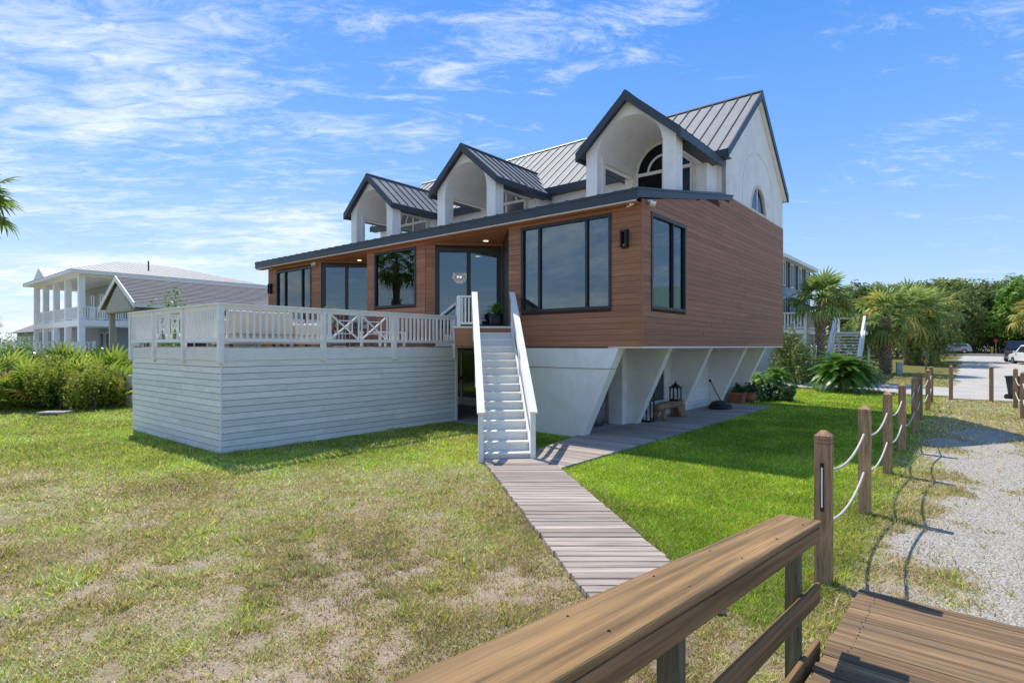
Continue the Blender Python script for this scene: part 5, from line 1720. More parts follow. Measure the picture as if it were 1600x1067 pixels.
def fan_mesh(name, mat, seed, n=22, plen=1.1, r=0.85, droop=0.45, w=0.030):
    rg = random.Random(seed)
    b = MB()
    # petiole
    pts = [Vector((plen * t, 0, 0.10 * plen * math.sin(t * 1.3) - 0.18 * plen * t * t)) for t in (0, .25, .5, .75, 1.0)]
    b.tube(pts, [0.022, .018, .015, .012, .010], 4)
    e = pts[-1]
    for i in range(n):
        a = (i / (n - 1) - .5) * rad(235) + rg.uniform(-.05, .05)
        L_ = r * (0.72 + 0.28 * math.cos(a * .55)) * rg.uniform(.88, 1.08)
        d = Vector((math.cos(a), math.sin(a), 0))
        s = Vector((-d.y, d.x, 0))
        fold = 0.10 * abs(math.sin(a))
        dr = droop * rg.uniform(.6, 1.4)
        row = []
        for t, ww in ((0.02, .35), (.35, 1.0), (.68, .75), (1.0, .05)):
            p = e + d * (L_ * t) * (1 - .15 * dr * t) + Vector((0, 0, -dr * L_ * t ** 2.2 + 0.10 * L_ * math.sin(t * 2.5) + fold * t * .3 - .12 * math.cos(a) * t * L_ * .6))
            row.append((p - s * w * ww + Vector((0, 0, .012 * ww)), p + s * w * ww + Vector((0, 0, -.012 * ww))))
        vs = [q for pr in row for q in pr]
        b.add(vs, [(2 * k, 2 * k + 1, 2 * k + 3, 2 * k + 2) for k in range(3)])
    return b.mesh(name, M[mat], True)

FAN = [fan_mesh('frond', 'frond', s, n=15, w=0.052, droop=dr) for s, dr in ((1, .30), (2, .5), (3, .75))]
FAN_Y = [fan_mesh('frond', 'frond_y', s, n=15, w=0.052, droop=.7) for s in (5, 6)]
FAN_D = [fan_mesh('dead_frond', 'frond_dead', s, droop=1.1, n=16) for s in (8, 9)]
PAL = [fan_mesh('palmetto_frond', 'palmetto', s, n=15, plen=.75, r=.55, droop=.18, w=.032) for s in (11, 12, 13)]
PAL_O = [fan_mesh('palmetto_frond', 'palmetto_o', s, n=16, plen=.6, r=.5, droop=.35, w=.022) for s in (14, 15)]

def palm_trunk(h, r0, boots, seed):
    rg = random.Random(seed)
    b = MB(); pts, rs = [], []
    for i in range(9):
        t = i / 8
        pts.append((0.06 * math.sin(t * 3 + seed), 0.05 * math.cos(t * 2.3 + seed), h * t - .1)); rs.append(r0 * (1.18 - .25 * t + (.1 if t < .08 else 0)))
    b.tube(pts, rs, 12)
    t_me = b.mesh('trunk', M['palmtrunk'], True)
    k = MB()
    if boots[1] > boots[0]:
        z = boots[0]; row = 0
        while z < boots[1]:
            for j in range(8):
                a = 2 * PI * (j + .5 * (row % 2)) / 8 + rg.uniform(-.1, .1)
                t = z / h; rr = r0 * (1.18 - .25 * t)
                c = Vector((math.cos(a) * rr, math.sin(a) * rr, z)); o = Vector((math.cos(a), math.sin(a), 0)); s = Vector((-o.y, o.x, 0))
                hh = .20 * rg.uniform(.8, 1.2); ou = .10 * rg.uniform(.7, 1.3)
                for sg in (-1, 1):
                    p0 = c + s * .085 * sg - o * .03; p1 = c + s * .03 * sg - o * .02 + Vector((0, 0, .02)); q = c + o * ou + s * (-sg) * .03 + Vector((0, 0, hh))
                    w2 = s * .028
                    k.add([p0 - w2, p0 + w2, q + w2, q - w2, p0 - w2 + o * .03, p0 + w2 + o * .03, q + w2 + o * .02, q - w2 + o * .02], [(0, 1, 2, 3), (7, 6, 5, 4), (0, 4, 5, 1), (1, 5, 6, 2), (2, 6, 7, 3), (3, 7, 4, 0)])
            z += .13; row += 1
    return t_me, (k.mesh('boot', M['boot']) if k.v else None)

def palm(x, y, h, scale, nf, label, seed, boots=(0, 0), dead=6, yellow=0.1, r0=.19, group='palms', lo=-55):
    rg = random.Random(seed)
    root = tag(empty('palm_tree', (x, y, tz(x, y)), rg.uniform(0, 6)), label, 'palm', group)
    tm, bm = palm_trunk(h, r0, boots, seed)
    t = link('trunk', tm, root)
    if bm: tag(link('boot', bm, t), kind='stuff')
    for i in range(nf):
        k = i / nf
        el = rad(82 - (82 - lo) * k ** 0.9 + rg.uniform(-8, 8)); az = i * 2.39996 + rg.uniform(-.2, .2)
        me = rg.choice(FAN_Y) if (rg.random() < yellow * (0.4 + 1.6 * k)) else FAN[min(2, int(k * 3 * rg.uniform(.7, 1.2)))]
        R = Matrix.Rotation(az, 4, 'Z') @ Matrix.Rotation(-el, 4, 'Y') @ Matrix.Rotation(rg.uniform(-.4, .4), 4, 'X')
        o = link('frond', me, root); o.matrix_local = Matrix.Translation((0, 0, h - .05 - .25 * k)) @ R @ Matrix.Scale(scale * rg.uniform(.85, 1.1), 4)
    for i in range(dead):
        az = rg.uniform(0, 2 * PI); el = rad(rg.uniform(-80, -58))
        R = Matrix.Rotation(az, 4, 'Z') @ Matrix.Rotation(-el, 4, 'Y')
        o = link('dead_frond', rg.choice(FAN_D), root); o.matrix_local = Matrix.Translation((0, 0, h - .35)) @ R @ Matrix.Scale(scale * .8, 4)
    return root

palm(18.1, 33.0, 4.7, 1.05, 42, 'palm with a tall bare trunk and shaggy boots beside the white stairs', 31, boots=(2.1, 4.2), dead=2, r0=.20, lo=-18)
palm(25.6, 38.6, 4.0, 1.3, 44, 'stout palm with a criss cross trunk behind the round cycad', 32, boots=(.1, 3.6), dead=8, yellow=.22, r0=.30, lo=-55)
palm(33.4, 47.4, 4.4, 1.45, 40, 'shaded palm on the right of the stout palm, left of the trunk pair', 33, boots=(.1, .1), dead=6, yellow=.12, r0=.26, lo=-60)
palm(34.8, 48.2, 4.3, 1.45, 40, 'shaded palm on the right of the trunk pair, drooping green fronds', 34, boots=(.1, .1), dead=7, yellow=.12, r0=.27, lo=-60)
palm(39.6, 52.5, 4.6, 1.35, 36, 'yellowing palm beside the oleander near the road', 35, dead=6, yellow=.3, r0=.22, lo=-50)
palm(-18.6, 19.0, 7.35, .95, 40, 'tall palm at the left edge, only its frond tips in view', 36, boots=(1, 5), dead=3, yellow=.1, r0=.20, lo=-45)
palm(-72.0, 76.0, 5.6, 1.35, 32, 'small distant palm at the far left in front of the grey roof', 37, dead=4, r0=.25, lo=-60)
palm(63.5, 68.5, 5.0, 1.5, 36, 'yellow green palm at the right edge above the parked cars', 38, dead=8, yellow=.5, r0=.25, lo=-60)
palm(39.0, 60.0, 3.2, 1.5, 30, 'dark palm at the head of the road with hanging brown fronds', 39, dead=26, yellow=0, r0=.25, lo=-30)

# cycads
def cycad_frond(seed, L_=1.0):
    rg = random.Random(seed); b = MB()
    n = 26
    def rach(t): return Vector((L_ * t * (1 - .12 * t), 0, L_ * (.34 * math.sin(t * 2.0) - .42 * t * t)))
    b.tube([rach(t) for t in (0, .2, .4, .6, .8, 1)], [.012, .011, .010, .008, .006, .003], 4)
    for i in range(n):
        t = .12 + .88 * i / (n - 1)
        p = rach(t); q = rach(min(1, t + .02)) - rach(max(0, t - .02)); q.normalize()
        ll = L_ * .26 * math.sin(min(1, t * 1.15) ** .6 * PI * .93 + .12) + .03
        for s in (-1, 1):
            d = (Vector((0, s, 0)) * .92 + q * .45 + Vector((0, 0, .30))).normalized()
            w = q * .0125 * (L_ ** .5)
            m_ = p + d * ll * .55; e = p + d * ll + Vector((0, 0, -.06 * ll))
            b.add([p - w, p + w, m_ + w * .9, m_ - w * .9, e], [(0, 1, 2, 3), (3, 2, 4)])
    return b.mesh('cycad_frond', M['cycad'], True)
CYC = [cycad_frond(s) for s in (1, 2, 3)]
def cycad(x, y, R, nf, label, seed, h=.4):
    rg = random.Random(seed)
    root = tag(empty('cycad', (x, y, tz(x, y)), 0), label, 'cycad', 'cycads')
    MB().lathe([(.22, -.05), (.26, .1), (.24, h), (.1, h + .1)], 10).build('trunk', M['palmtrunk'], root)
    for i in range(nf):
        k = i / nf
        el = rad(78 - 100 * k + rg.uniform(-8, 8)); az = i * 2.39996 + rg.uniform(-.15, .15)
        o = link('frond', rg.choice(CYC), root)
        o.matrix_local = Matrix.Translation((0, 0, h)) @ Matrix.Rotation(az, 4, 'Z') @ Matrix.Rotation(-el, 4, 'Y') @ Matrix.Rotation(rg.uniform(-.3, .3), 4, 'X') @ Matrix.Scale(R * rg.uniform(.85, 1.1) * (1.0 if k > .2 else .8), 4)
cycad(16.5, 28.0, 1.95, 150, 'big round green cycad at the lawn edge', 51, .45)
cycad(14.2, 30.0, 1.15, 40, 'smaller dark cycad under the shrubs beside the house', 52, .3)

def leaf_cloud(name, mat, blobs, n, size, seed, shell=.55, aspect=2.0):
    """separate leaf faces spread through a crown made of several lobes"""
    rg = np.random.default_rng(seed)
    bl = np.array(blobs, float)
    vol = bl[:, 3] * bl[:, 4] * bl[:, 5]
    pick = rg.choice(len(bl), n, p=vol ** .75 / (vol ** .75).sum())
    d = rg.normal(size=(n, 3)); d /= np.linalg.norm(d, axis=1)[:, None]
    r = np.where(rg.random(n) < shell, rg.uniform(.82, 1.08, n), rg.random(n) ** .5)
    # clumps: pull leaves towards twig ends
    c = bl[pick, :3] + d * r[:, None] * bl[pick, 3:6]
    c += (np.stack([vnoise(c[:, 0] * 1.7 / size * .3, c[:, 1] * 1.7 / size * .3 + c[:, 2], seed + i) for i in range(3)], -1) - .5) * size * 3.2
    nrm = d + rg.normal(size=(n, 3)) * .65 + np.array([0, 0, .35]); nrm /= np.linalg.norm(nrm, axis=1)[:, None]
    u = np.cross(nrm, rg.normal(size=(n, 3))); u /= np.linalg.norm(u, axis=1)[:, None]
    v = np.cross(nrm, u)
    s = size * rg.uniform(.6, 1.3, n)[:, None]
    co = np.empty((n, 4, 3))
    co[:, 0] = c - u * s * .5; co[:, 1] = c - v * s * .5 / aspect + nrm * s * .08; co[:, 2] = c + u * s * .5; co[:, 3] = c + v * s * .5 / aspect + nrm * s * .08
    return fast_mesh(name, co.reshape(-1, 3), np.arange(n * 4, dtype=np.int32).reshape(-1, 4), M[mat], quads=True)

def limbs(h, r, spread, seed, n=6):
    rg = random.Random(seed); b = MB()
    b.tube([(0, 0, -.2), (.1 * r, 0, h * .3), (.3 * r, .2 * r, h * .62)], [r * 1.25, r, r * .7], 9)
    for i in range(n):
        a = 2 * PI * i / n + rg.uniform(-.4, .4); e = spread * rg.uniform(.6, 1)
        z0 = h * rg.uniform(.35, .62)
        b.tube([(.2 * r, .1 * r, z0), (math.cos(a) * e * .45, math.sin(a) * e * .45, z0 + h * .16), (math.cos(a) * e, math.sin(a) * e, z0 + h * rg.uniform(.2, .4))], [r * .5, r * .3, r * .08], 6)
    return b.mesh('trunk', M['trunk'], True)

def crown_blobs(R, h0, h1, seed, n=14):
    rg = random.Random(seed); out = []
    for i in range(n):
        a = rg.uniform(0, 2 * PI); d = R * math.sqrt(rg.random()) * .78; z = rg.uniform(h0, h1)
        k = 1 - .55 * ((z - h0) / (h1 - h0)) ** 2
        rr = R * rg.uniform(.16, .38)
        out.append((math.cos(a) * d * k, math.sin(a) * d * k, z, rr, rr, rr * .72))
    return out

OAKS = []
for s, mat in ((1, 'leaf_oak'), (2, 'leaf_oak2'), (3, 'leaf_oak'), (4, 'leaf_pine')):
    OAKS.append((leaf_cloud('crown', mat, crown_blobs(5.2, 2.0, 8.6, s * 7, 30), 8500, .46, s), limbs(8.0, .30, 3.6, s)))
def tree(x, y, h, kind, label, rz, w=1.0, group='trees behind the road', name='oak_tree'):
    root = tag(empty(name, (x, y, tz(x, y)), rz), label, 'tree', group)
    c, t = OAKS[kind]
    s = h / 9.6
    link('trunk', t, root, scale=(s * w, s * w, s)); link('crown', c, root, scale=(s * w, s * w, s))
ords = ['first', 'second', 'third', 'fourth', 'fifth', 'sixth', 'seventh', 'eighth', 'ninth', 'tenth', 'eleventh', 'twelfth', 'thirteenth', 'fourteenth', 'fifteenth', 'sixteenth', 'seventeenth', 'eighteenth', 'nineteenth', 'twentieth']
def at(u, D): return ((u - 800) / 879 * D, D)
row = [(1310, 80, 9.6, 0, 1.0), (1345, 66, 8.6, 0, 1.0), (1385, 84, 10.2, 1, 1.1), (1415, 96, 11.5, 0, 1.1), (1448, 92, 11.4, 2, 1.15), (1478, 100, 12.6, 1, 1.1), (1495, 84, 9.6, 0, .9), (1520, 98, 12.0, 2, 1.1), (1552, 88, 10.0, 0, 1.0), (1570, 104, 12.4, 1, 1.1), (1600, 86, 11.5, 3, 1.0), (1636, 78, 12.6, 3, 1.1), (1590, 108, 14.0, 0, 1.1), (1672, 92, 13.0, 2, 1.2), (1430, 112, 11.5, 1, 1.2)]
looks = {0: 'dark green spreading oak', 1: 'lighter green spreading oak', 2: 'dark green spreading oak', 3: 'bright green dense tree'}
seen = sorted(range(len(row)), key=lambda i: row[i][0])
for rank, i in enumerate(seen):
    u, D, h, kind, w = row[i]
    x, y = at(u, D)
    tree(x, y, h, kind, '%s, %s from the left in the tree line behind the road' % (looks[kind], ords[rank]), i * 1.7, w)
# low hedge growth under the trees
def hedge(u, D, R, h, mat, label, seed, n=3500, size=.3, name='bush', group='bushes under the trees', cat='bush'):
    x, y = at(u, D)
    rg = random.Random(seed)
    bl = [(rg.uniform(-R, R) * .7, rg.uniform(-R, R) * .5, rg.uniform(.2, .75) * h, R * .42, R * .42, h * .36) for _ in range(9)]
    root = tag(empty(name, (x, y, tz(x, y)), rg.uniform(0, 6)), label, cat, group)
    link('foliage', leaf_cloud('foliage', mat, bl, n, size, seed), root)
    b = MB()
    for _ in range(6):
        b.tube([(rg.uniform(-.2, .2), rg.uniform(-.2, .2), -.1), (rg.uniform(-R, R) * .4, rg.uniform(-R, R) * .4, h * .5)], [.05, .02], 5)
    b.build('stem', M['trunk'], root)
hedge(1340, 62, 3.5, 4.2, 'leaf_oak', 'dark bush under the trees left of the palm pair', 61)
hedge(1402, 66, 4.0, 5.0, 'leaf_oak', 'dark bush behind the palm pair', 62)
hedge(1500, 92, 5.0, 3.6, 'leaf_oak2', 'light bush across the road behind the silver car', 63)
hedge(1530, 94, 5.0, 3.6, 'leaf_oak', 'dark bush across the road left of the stop sign', 64)
hedge(1562, 92, 4.5, 4.0, 'leaf_lime', 'bright yellow green bush beside the parked truck', 65)
hedge(1600, 96, 6.0, 5.0, 'leaf_oak', 'dark bush behind the parked cars', 66)
hedge(1466, 90, 5.0, 4.5, 'leaf_oak2', 'light bush at the left end of the crossing road', 67)
hedge(1455, 50.5, 2.3, 4.6, 'leaf_olean', 'tall oleander with reddish flowers right of the palms', 68, 4200, .26)
hedge(1438, 46.5, 1.2, 2.2, 'leaf_oak2', 'small grey green bush behind the mailbox', 69, 1600, .2)
hedge(1243, 31.2, 1.25, 3.0, 'leaf_olean', 'tall sparse shrub with coppery leaves beside the brown house', 70, 2600, .17)
hedge(1262, 33.0, 1.1, 2.3, 'leaf_olean', 'sparse shrub under the palm left of its trunk', 71, 1800, .17)
hedge(1226, 33.5, 1.0, 2.6, 'leaf_shrub', 'green shrub tight against the corner of the brown house', 72, 1500, .16)
hedge(1300, 37.5, 1.2, 1.6, 'leaf_dark', 'dark low bush below the white stairs', 73, 1500, .18)
hedge(1340, 42, 1.6, 1.8, 'leaf_dark', 'dark low bush between the stairs and the stout palm', 74, 1500, .2)

# ---- thicket on the left
def palmetto(x, y, s, nf, label, seed, orange=.1):
    rg = random.Random(seed)
    root = tag(empty('saw_palmetto', (x, y, tz(x, y))), label, 'palmetto', 'saw palmettos in the left thicket')
    for i in range(nf):
        k = i / nf
        el = rad(80 - 68 * k + rg.uniform(-10, 10)); az = i * 2.39996 + rg.uniform(-.3, .3)
        me = rg.choice(PAL_O) if rg.random() < orange else rg.choice(PAL)
        o = link('frond', me, root)
        o.matrix_local = Matrix.Translation((rg.uniform(-.3, .3) * s, rg.uniform(-.3, .3) * s, .05 + .25 * s * (1 - k))) @ Matrix.Rotation(az, 4, 'Z') @ Matrix.Rotation(-el, 4, 'Y') @ Matrix.Rotation(rg.uniform(-.5, .5), 4, 'X') @ Matrix.Scale(s * rg.uniform(.8, 1.15), 4)
pl = [(12, 20.2, 1.25, .15), (40, 21.0, 1.15, .35), (66, 20.4, 1.15, .05), (98, 22.4, 1.3, .3), (128, 21.4, 1.15, .45), (160, 21.8, 1.2, .5), (186, 21.2, .95, .5),
      (30, 23.2, 1.5, .5), (78, 23.8, 1.6, .4), (120, 24.2, 1.7, .25), (162, 24.0, 1.55, .45), (-30, 20.5, 1.4, .2), (-70, 22.0, 1.5, .3), (196, 24.8, 1.3, .6)]
for i, k in enumerate(sorted(range(len(pl)), key=lambda k: pl[k][0])):
    u, D, s, o = pl[k]; x, y = at(u, D)
    palmetto(x, y, s, 30 if s < 1.3 else 34, '%s saw palmetto clump, %s from the left in the thicket' % ('orange tinged' if o > .3 else 'green', ords[i]), 80 + i, o)
def shrub(u, D, R, h, mat, label, seed, n, size): hedge(u, D, R, h, mat, label, seed, n, size, 'shrub', 'shrubs in the left thicket', 'shrub')
shrub(100, 20.2, 1.15, 1.85, 'leaf_shrub', 'round leafy yellow green shrub in the middle of the left thicket', 101, 3600, .10)
shrub(146, 20.3, 1.0, 1.7, 'leaf_shrub', 'leafy shrub with brown tips right of the round shrub', 102, 3000, .10)
shrub(182, 22.2, .9, 1.6, 'leaf_shrub', 'thin leafy shrub nearest the deck in the left thicket', 103, 2000, .10)
shrub(60, 22.4, 1.0, 1.7, 'leaf_olean', 'copper tinged shrub in the left thicket', 104, 2600, .10)
shrub(20, 24.5, 1.3, 2.3, 'leaf_lime', 'bright green shrub at the left end of the thicket', 105, 3600, .12)
shrub(8, 30.0, 2.0, 3.1, 'leaf_oak2', 'pale grey green bush behind the thicket at the left edge', 106, 4200, .16)
shrub(150, 25.5, 1.6, 2.0, 'leaf_dark', 'dark shrub filling the back of the left thicket', 107, 3600, .13)
shrub(70, 25.5, 1.8, 2.0, 'leaf_dark', 'dark shrub at the back left of the thicket', 108, 3600, .13)
shrub(30, 22.0, 1.2, 1.3, 'leaf_dark', 'dark shrub low between the left palmettos', 110, 3000, .12)
shrub(110, 20.9, 1.4, .9, 'leaf_dark', 'dark low growth at the foot of the thicket', 111, 3000, .10)
shrub(265, 20.5, .8, 4.3, 'leaf_lime', 'yellow green shrub rising behind the deck railing', 109, 1500, .12)
# ------------------------------------------------------------------ posts and ropes
def post_mesh():
    b = MB(); w = .07
    b.box(-w, w, -w, w, -.35, 1.36); b.box(-w + .008, w - .008, -w + .008, w - .008, 1.36, 1.372)
    b.box(-w, w, -w, w, 1.372, 1.395); b.box(-w + .008, w - .008, -w + .008, w - .008, 1.395, 1.407); b.box(-w, w, -w, w, 1.407, 1.44)
    b.add([(-w, -w, 1.44), (w, -w, 1.44), (w, w, 1.44), (-w, w, 1.44), (-.025, -.025, 1.485), (.025, -.025, 1.485), (.025, .025, 1.485), (-.025, .025, 1.485)], [(0, 1, 5, 4), (1, 2, 6, 5), (2, 3, 7, 6), (3, 0, 4, 7), (4, 5, 6, 7)])
    return b.mesh('rope_post', M['postwood'])
PM = post_mesh()
LP = [(3.02, 5.45), (4.84, 7.72), (6.75, 10.11), (8.55, 12.33), (10.64, 14.87), (12.72, 17.55), (14.75, 19.95), (16.95, 22.75)]
ANG = math.atan2(DD[1], DD[0])
def rpost(x, y, label, group):
    return tag(link('rope_post', PM, None, (x, y, tz(x, y)), (0, 0, ANG - PI / 2 + random.uniform(-.04, .04))), label, 'post', group)
for i, (x, y) in enumerate(LP):
    rpost(x, y, '%s wooden rope post from the boardwalk along the lawn edge' % ['nearest'] [0] if i == 0 else '%s wooden rope post from the boardwalk along the lawn edge' % ords[i], 'rope posts along the lawn')
far = [((18.78, 24.07), 'left of the two unroped wooden posts across the gravel drive'), ((19.8, 23.24), 'right of the two unroped wooden posts across the gravel drive')]
for (x, y), lb in far:
    p = rpost(x, y, lb, 'posts at the gravel drive')
    b = MB(); b.box(-.075, .075, -.03, .03, .55, .58); b.box(-.075, .075, -.03, .03, 1.12, 1.15); b.build('rope_stub', M['rope'], p)
(x1, y1), (x2, y2) = (18.75, 20.95), (16.35, 18.0)
x3, y3 = 14.1, 15.3
rpost(x1, y1, 'farther wooden rope post at the right edge by the dark bin', 'rope posts at the right edge')
rpost(x2, y2, 'nearer wooden rope post at the right edge', 'rope posts at the right edge')
rpost(x3, y3, 'wooden rope post just outside the right edge', 'rope posts at the right edge')
def rope(a, b_, z, sag, label, group):
    A = Vector((a[0], a[1], tz(*a) + z)); B = Vector((b_[0], b_[1], tz(*b_) + z))
    pts = []
    for k in range(13):
        t = k / 12; p = A.lerp(B, t); p.z -= sag * 4 * t * (1 - t); pts.append(p)
    o = MB().tube(pts, .0145, 7).build('rope', M['rope'], None, True)
    tag(o, label, 'rope', group)
for i in range(len(LP) - 1):
    for z, nm, sg in ((1.12, 'upper', .17), (.60, 'lower', .17)):
        rope(LP[i], LP[i + 1], z, sg, '%s white rope hanging between the %s and %s lawn edge posts' % (nm, ords[i], ords[i + 1]), 'ropes along the lawn')
for z, nm in ((1.12, 'upper'), (.60, 'lower')):
    rope((x1, y1), (x2, y2), z, .17, '%s white rope between the two right edge posts' % nm, 'ropes at the right edge')
    rope((x2, y2), (x3, y3), z, .17, '%s white rope leaving the picture at the right edge' % nm, 'ropes at the right edge')
# thermometer strip on the nearest post
o = tag(empty('thermometer', (3.02, 5.45, 0), ANG - PI / 2), 'slim white thermometer strip fixed on the nearest rope post', 'thermometer')
M4 = Matrix.Identity(4)
b = MB(); b.box(-.014, .014, -.082, -.0705, .72, 1.18); b.build('back_plate', M['black'], o)
b = MB(); b.cyl((0, -.086, .76), (0, -.086, 1.14), .007, n=8); b.build('tube', M['white'], o)

# ------------------------------------------------------------------ things under and on the house
def place(name, x, y, label, cat, z=0.06, rz=0.0, group=None):
    p = L(x, y)
    return tag(empty(name, (p.x, p.y, z), HROT + rz), label, cat, group)

def lantern(r, h, w):
    b = MB(); b.box(-w, w, -w, w, 0, .05); b.build('base', M['black'], r)
    me = MB().box(-.017, .017, -.017, .017, .05, h * .68).mesh('upright', M['black'])
    for x in (-1, 1):
        for y in (-1, 1): link('upright', me, r, (x * (w - .02), y * (w - .02), 0))
    b = MB(); n = 8
    for s, ax in ((-1, 'y'), (1, 'y'), (-1, 'x'), (1, 'x')):
        for i in range(n):
            a0, a1 = PI * i / n, PI * (i + 1) / n
            rr = w - .038
            q = [(rr * math.cos(a0), h * .55 + rr * math.sin(a0) * .8), (rr * math.cos(a0), h * .68), (rr * math.cos(a1), h * .68), (rr * math.cos(a1), h * .55 + rr * math.sin(a1) * .8)]
            y0, y1 = sorted((s * (w - .012), s * (w - .03)))
            b.prism(q, y0, y1, ax)
    b.build('arch', M['black'], r)
    b = MB(); b.box(-w - .02, w + .02, -w - .02, w + .02, h * .68, h * .71); b.build('roof_edge', M['black'], r)
    b = MB(); b.lathe([(w * 1.1, h * .71), (w * .75, h * .80), (w * .35, h * .86), (.03, h * .90), (.03, h * .95), (.012, h)], 10); b.build('dome', M['black'], r)
    b = MB(); b.cyl((0, 0, .05), (0, 0, .05 + h * .2), .045, n=10); b.build('candle', M['cushion'], r)

lantern(place('lantern', -1.5, 3.42, 'tall black lantern standing left of the log bench', 'lantern'), .98, .14)
def bench():
    r = place('log_bench', -1.45, 4.75, 'rustic log bench on the plank walk beside the fin walls', 'bench'); r.scale = (.92, 1, .86)
    pts = [(0, -.85, .42), (.02, -.4, .46), (-.02, .1, .43), (.02, .55, .45), (0, .9, .43)]
    bevel(MB().tube(pts, [.14, .13, .125, .13, .12], 10).build('seat_log', M['log'], r, True), .01, 1)
    MB().box(-.16, .16, -.5, .85, .535, .575).build('seat_plank', M['log'], r)
    for x, y, dx, dy in ((-.05, -.6, -.12, -.1), (.08, -.55, .14, -.15), (-.05, .45, -.1, .05), (.08, .45, .15, .05)):
        MB().tube([(x, y, .42), (x + dx * .6, y + dy, .2), (x + dx, y + dy * 1.2, -.01)], [.085, .075, .08], 8).build('leg', M['log'], r, True)
    MB().box(-.2, .2, .55, .85, .0, .42).build('block', M['log'], r)
bench()
lantern(place('lantern', -1.46, 5.28, 'black lantern standing on the log bench', 'lantern', .06 + .577 * .86), .62, .15)
def grill():
    r = place('covered_grill', -2.55, 1.75, 'grill under a grey tarp behind the first slanted wall', 'grill', .036)
    rg = random.Random(3)
    MB().ell((0, 0, .62), (.48, .42, .42), 14, 10, .10, rg).build('cover', M['tarp'], r, True)
    b = MB(); b.lathe([(.40, .08), (.46, .3), (.44, .62), (.3, .9)], 14); b.build('skirt', M['tarp'], r, True)
    for x, y in ((-.3, -.25), (.3, -.25), (-.3, .25), (.3, .25)): MB().cyl((x, y, 0), (x, y, .3), .025, n=8).build('leg', M['black'], r)
grill()
def washer():
    r = place('surface_cleaner', -1.15, 8.45, 'black hose and push cleaner lying at the end of the plank walk', 'cleaner', .06)
    b = MB()
    for k in range(3):
        b.tube([(math.cos(a) * (.40 - .03 * k), math.sin(a) * (.55 - .03 * k), .03 + .045 * k) for a in np.linspace(0, 2 * PI, 20)], .022, 6)
        b.build('hose_coil', M['black'], r, True); b = MB()
    MB().lathe([(.30, .12), (.32, .16), (.28, .24), (.12, .28)], 16).build('housing', M['binplastic'], r, True)
    MB().cyl((0, .1, .26), (-.25, -.25, .98), .018, n=8).build('handle_shaft', M['black'], r)
    MB().ell((-.26, -.26, 1.0), (.055, .055, .055), 10, 6).build('grip', M['black'], r, True)
washer()
def planter(x, y, label, rx, kind, z=0.0):
    r = place('terracotta_planter', x, y, label, 'planter', z, 0, 'terracotta planters')
    if kind == 'trough':
        b = MB(); b.add([(-.2, -.36, 0), (.2, -.36, 0), (.2, .36, 0), (-.2, .36, 0), (-.26, -.44, .36), (.26, -.44, .36), (.26, .44, .36), (-.26, .44, .36)], [(3, 2, 1, 0), (0, 1, 5, 4), (1, 2, 6, 5), (2, 3, 7, 6), (3, 0, 4, 7), (4, 5, 6, 7)])
        b.build('body', M['terra'], r); MB().box(-.285, .285, -.465, .465, .36, .44).build('rim', M['terra'], r)
    else:
        MB().lathe([(.16, 0), (.27, .14), (.30, .28), (.26, .38), (.29, .40), (.29, .44), (.2, .44)], 16).build('body', M['terra'], r, True)
    bl = [(random.uniform(-.16, .16), random.uniform(-.25, .25) if kind == 'trough' else random.uniform(-.15, .15), random.uniform(.5, .72), .2, .22, .16) for _ in range(6)]
    link('foliage', leaf_cloud('foliage', 'leaf_dark', bl, 500, .10, rx), r)
planter(-1.42, 11.45, 'terracotta trough planter with dark leaves by the last fin wall', 5, 'trough')
planter(-1.15, 11.85, 'round terracotta pot with dark leaves right of the trough planter', 6, 'round')
def lowplant(x, y, label, mat, R, h, n, size, seed):
    r = place('garden_plant', x, y, label, 'plant', 0, 0, 'plants at the end of the house')
    rg = random.Random(seed)
    bl = [(rg.uniform(-R, R) * .6, rg.uniform(-R, R) * .6, rg.uniform(.25, .7) * h, R * .5, R * .5, h * .35) for _ in range(7)]
    link('foliage', leaf_cloud('foliage', mat, bl, n, size, seed, aspect=1.5), r)
    b = MB()
    for _ in range(5): b.tube([(0, 0, -.05), (rg.uniform(-R, R) * .5, rg.uniform(-R, R) * .5, h * .6)], [.02, .008], 5)
    b.build('stem', M['leaf_dark'], r)
lowplant(-1.0, 12.95, 'tall bright lime green leafy plant behind the pots', 'leaf_lime', .45, 1.25, 420, .22, 1)
lowplant(-0.85, 12.5, 'small dark plant with pale spots beside the lime plant', 'leaf_dark', .4, .6, 420, .13, 2)
lowplant(-0.35, 13.3, 'wide dark leafy mound at the corner of the lawn', 'leaf_dark', .85, .75, 1500, .2, 3)
def potted_palm():
    r = place('potted_palm', -4.42, -0.10, 'small palm in a black pot beside the front door', 'potted plant', 2.846)
    MB().lathe([(.14, 0), (.19, .1), (.21, .36), (.17, .36)], 16).build('pot', M['black'], r, True)
    rg = random.Random(9)
    for i in range(22):
        o = link('frond', CYC[i % 3], r)
        o.matrix_local = Matrix.Translation((0, 0, .32)) @ Matrix.Rotation(i * 2.4, 4, 'Z') @ Matrix.Rotation(-rad(80 - 75 * i / 22), 4, 'Y') @ Matrix.Scale(.48 * rg.uniform(.8, 1.1), 4)
potted_palm()
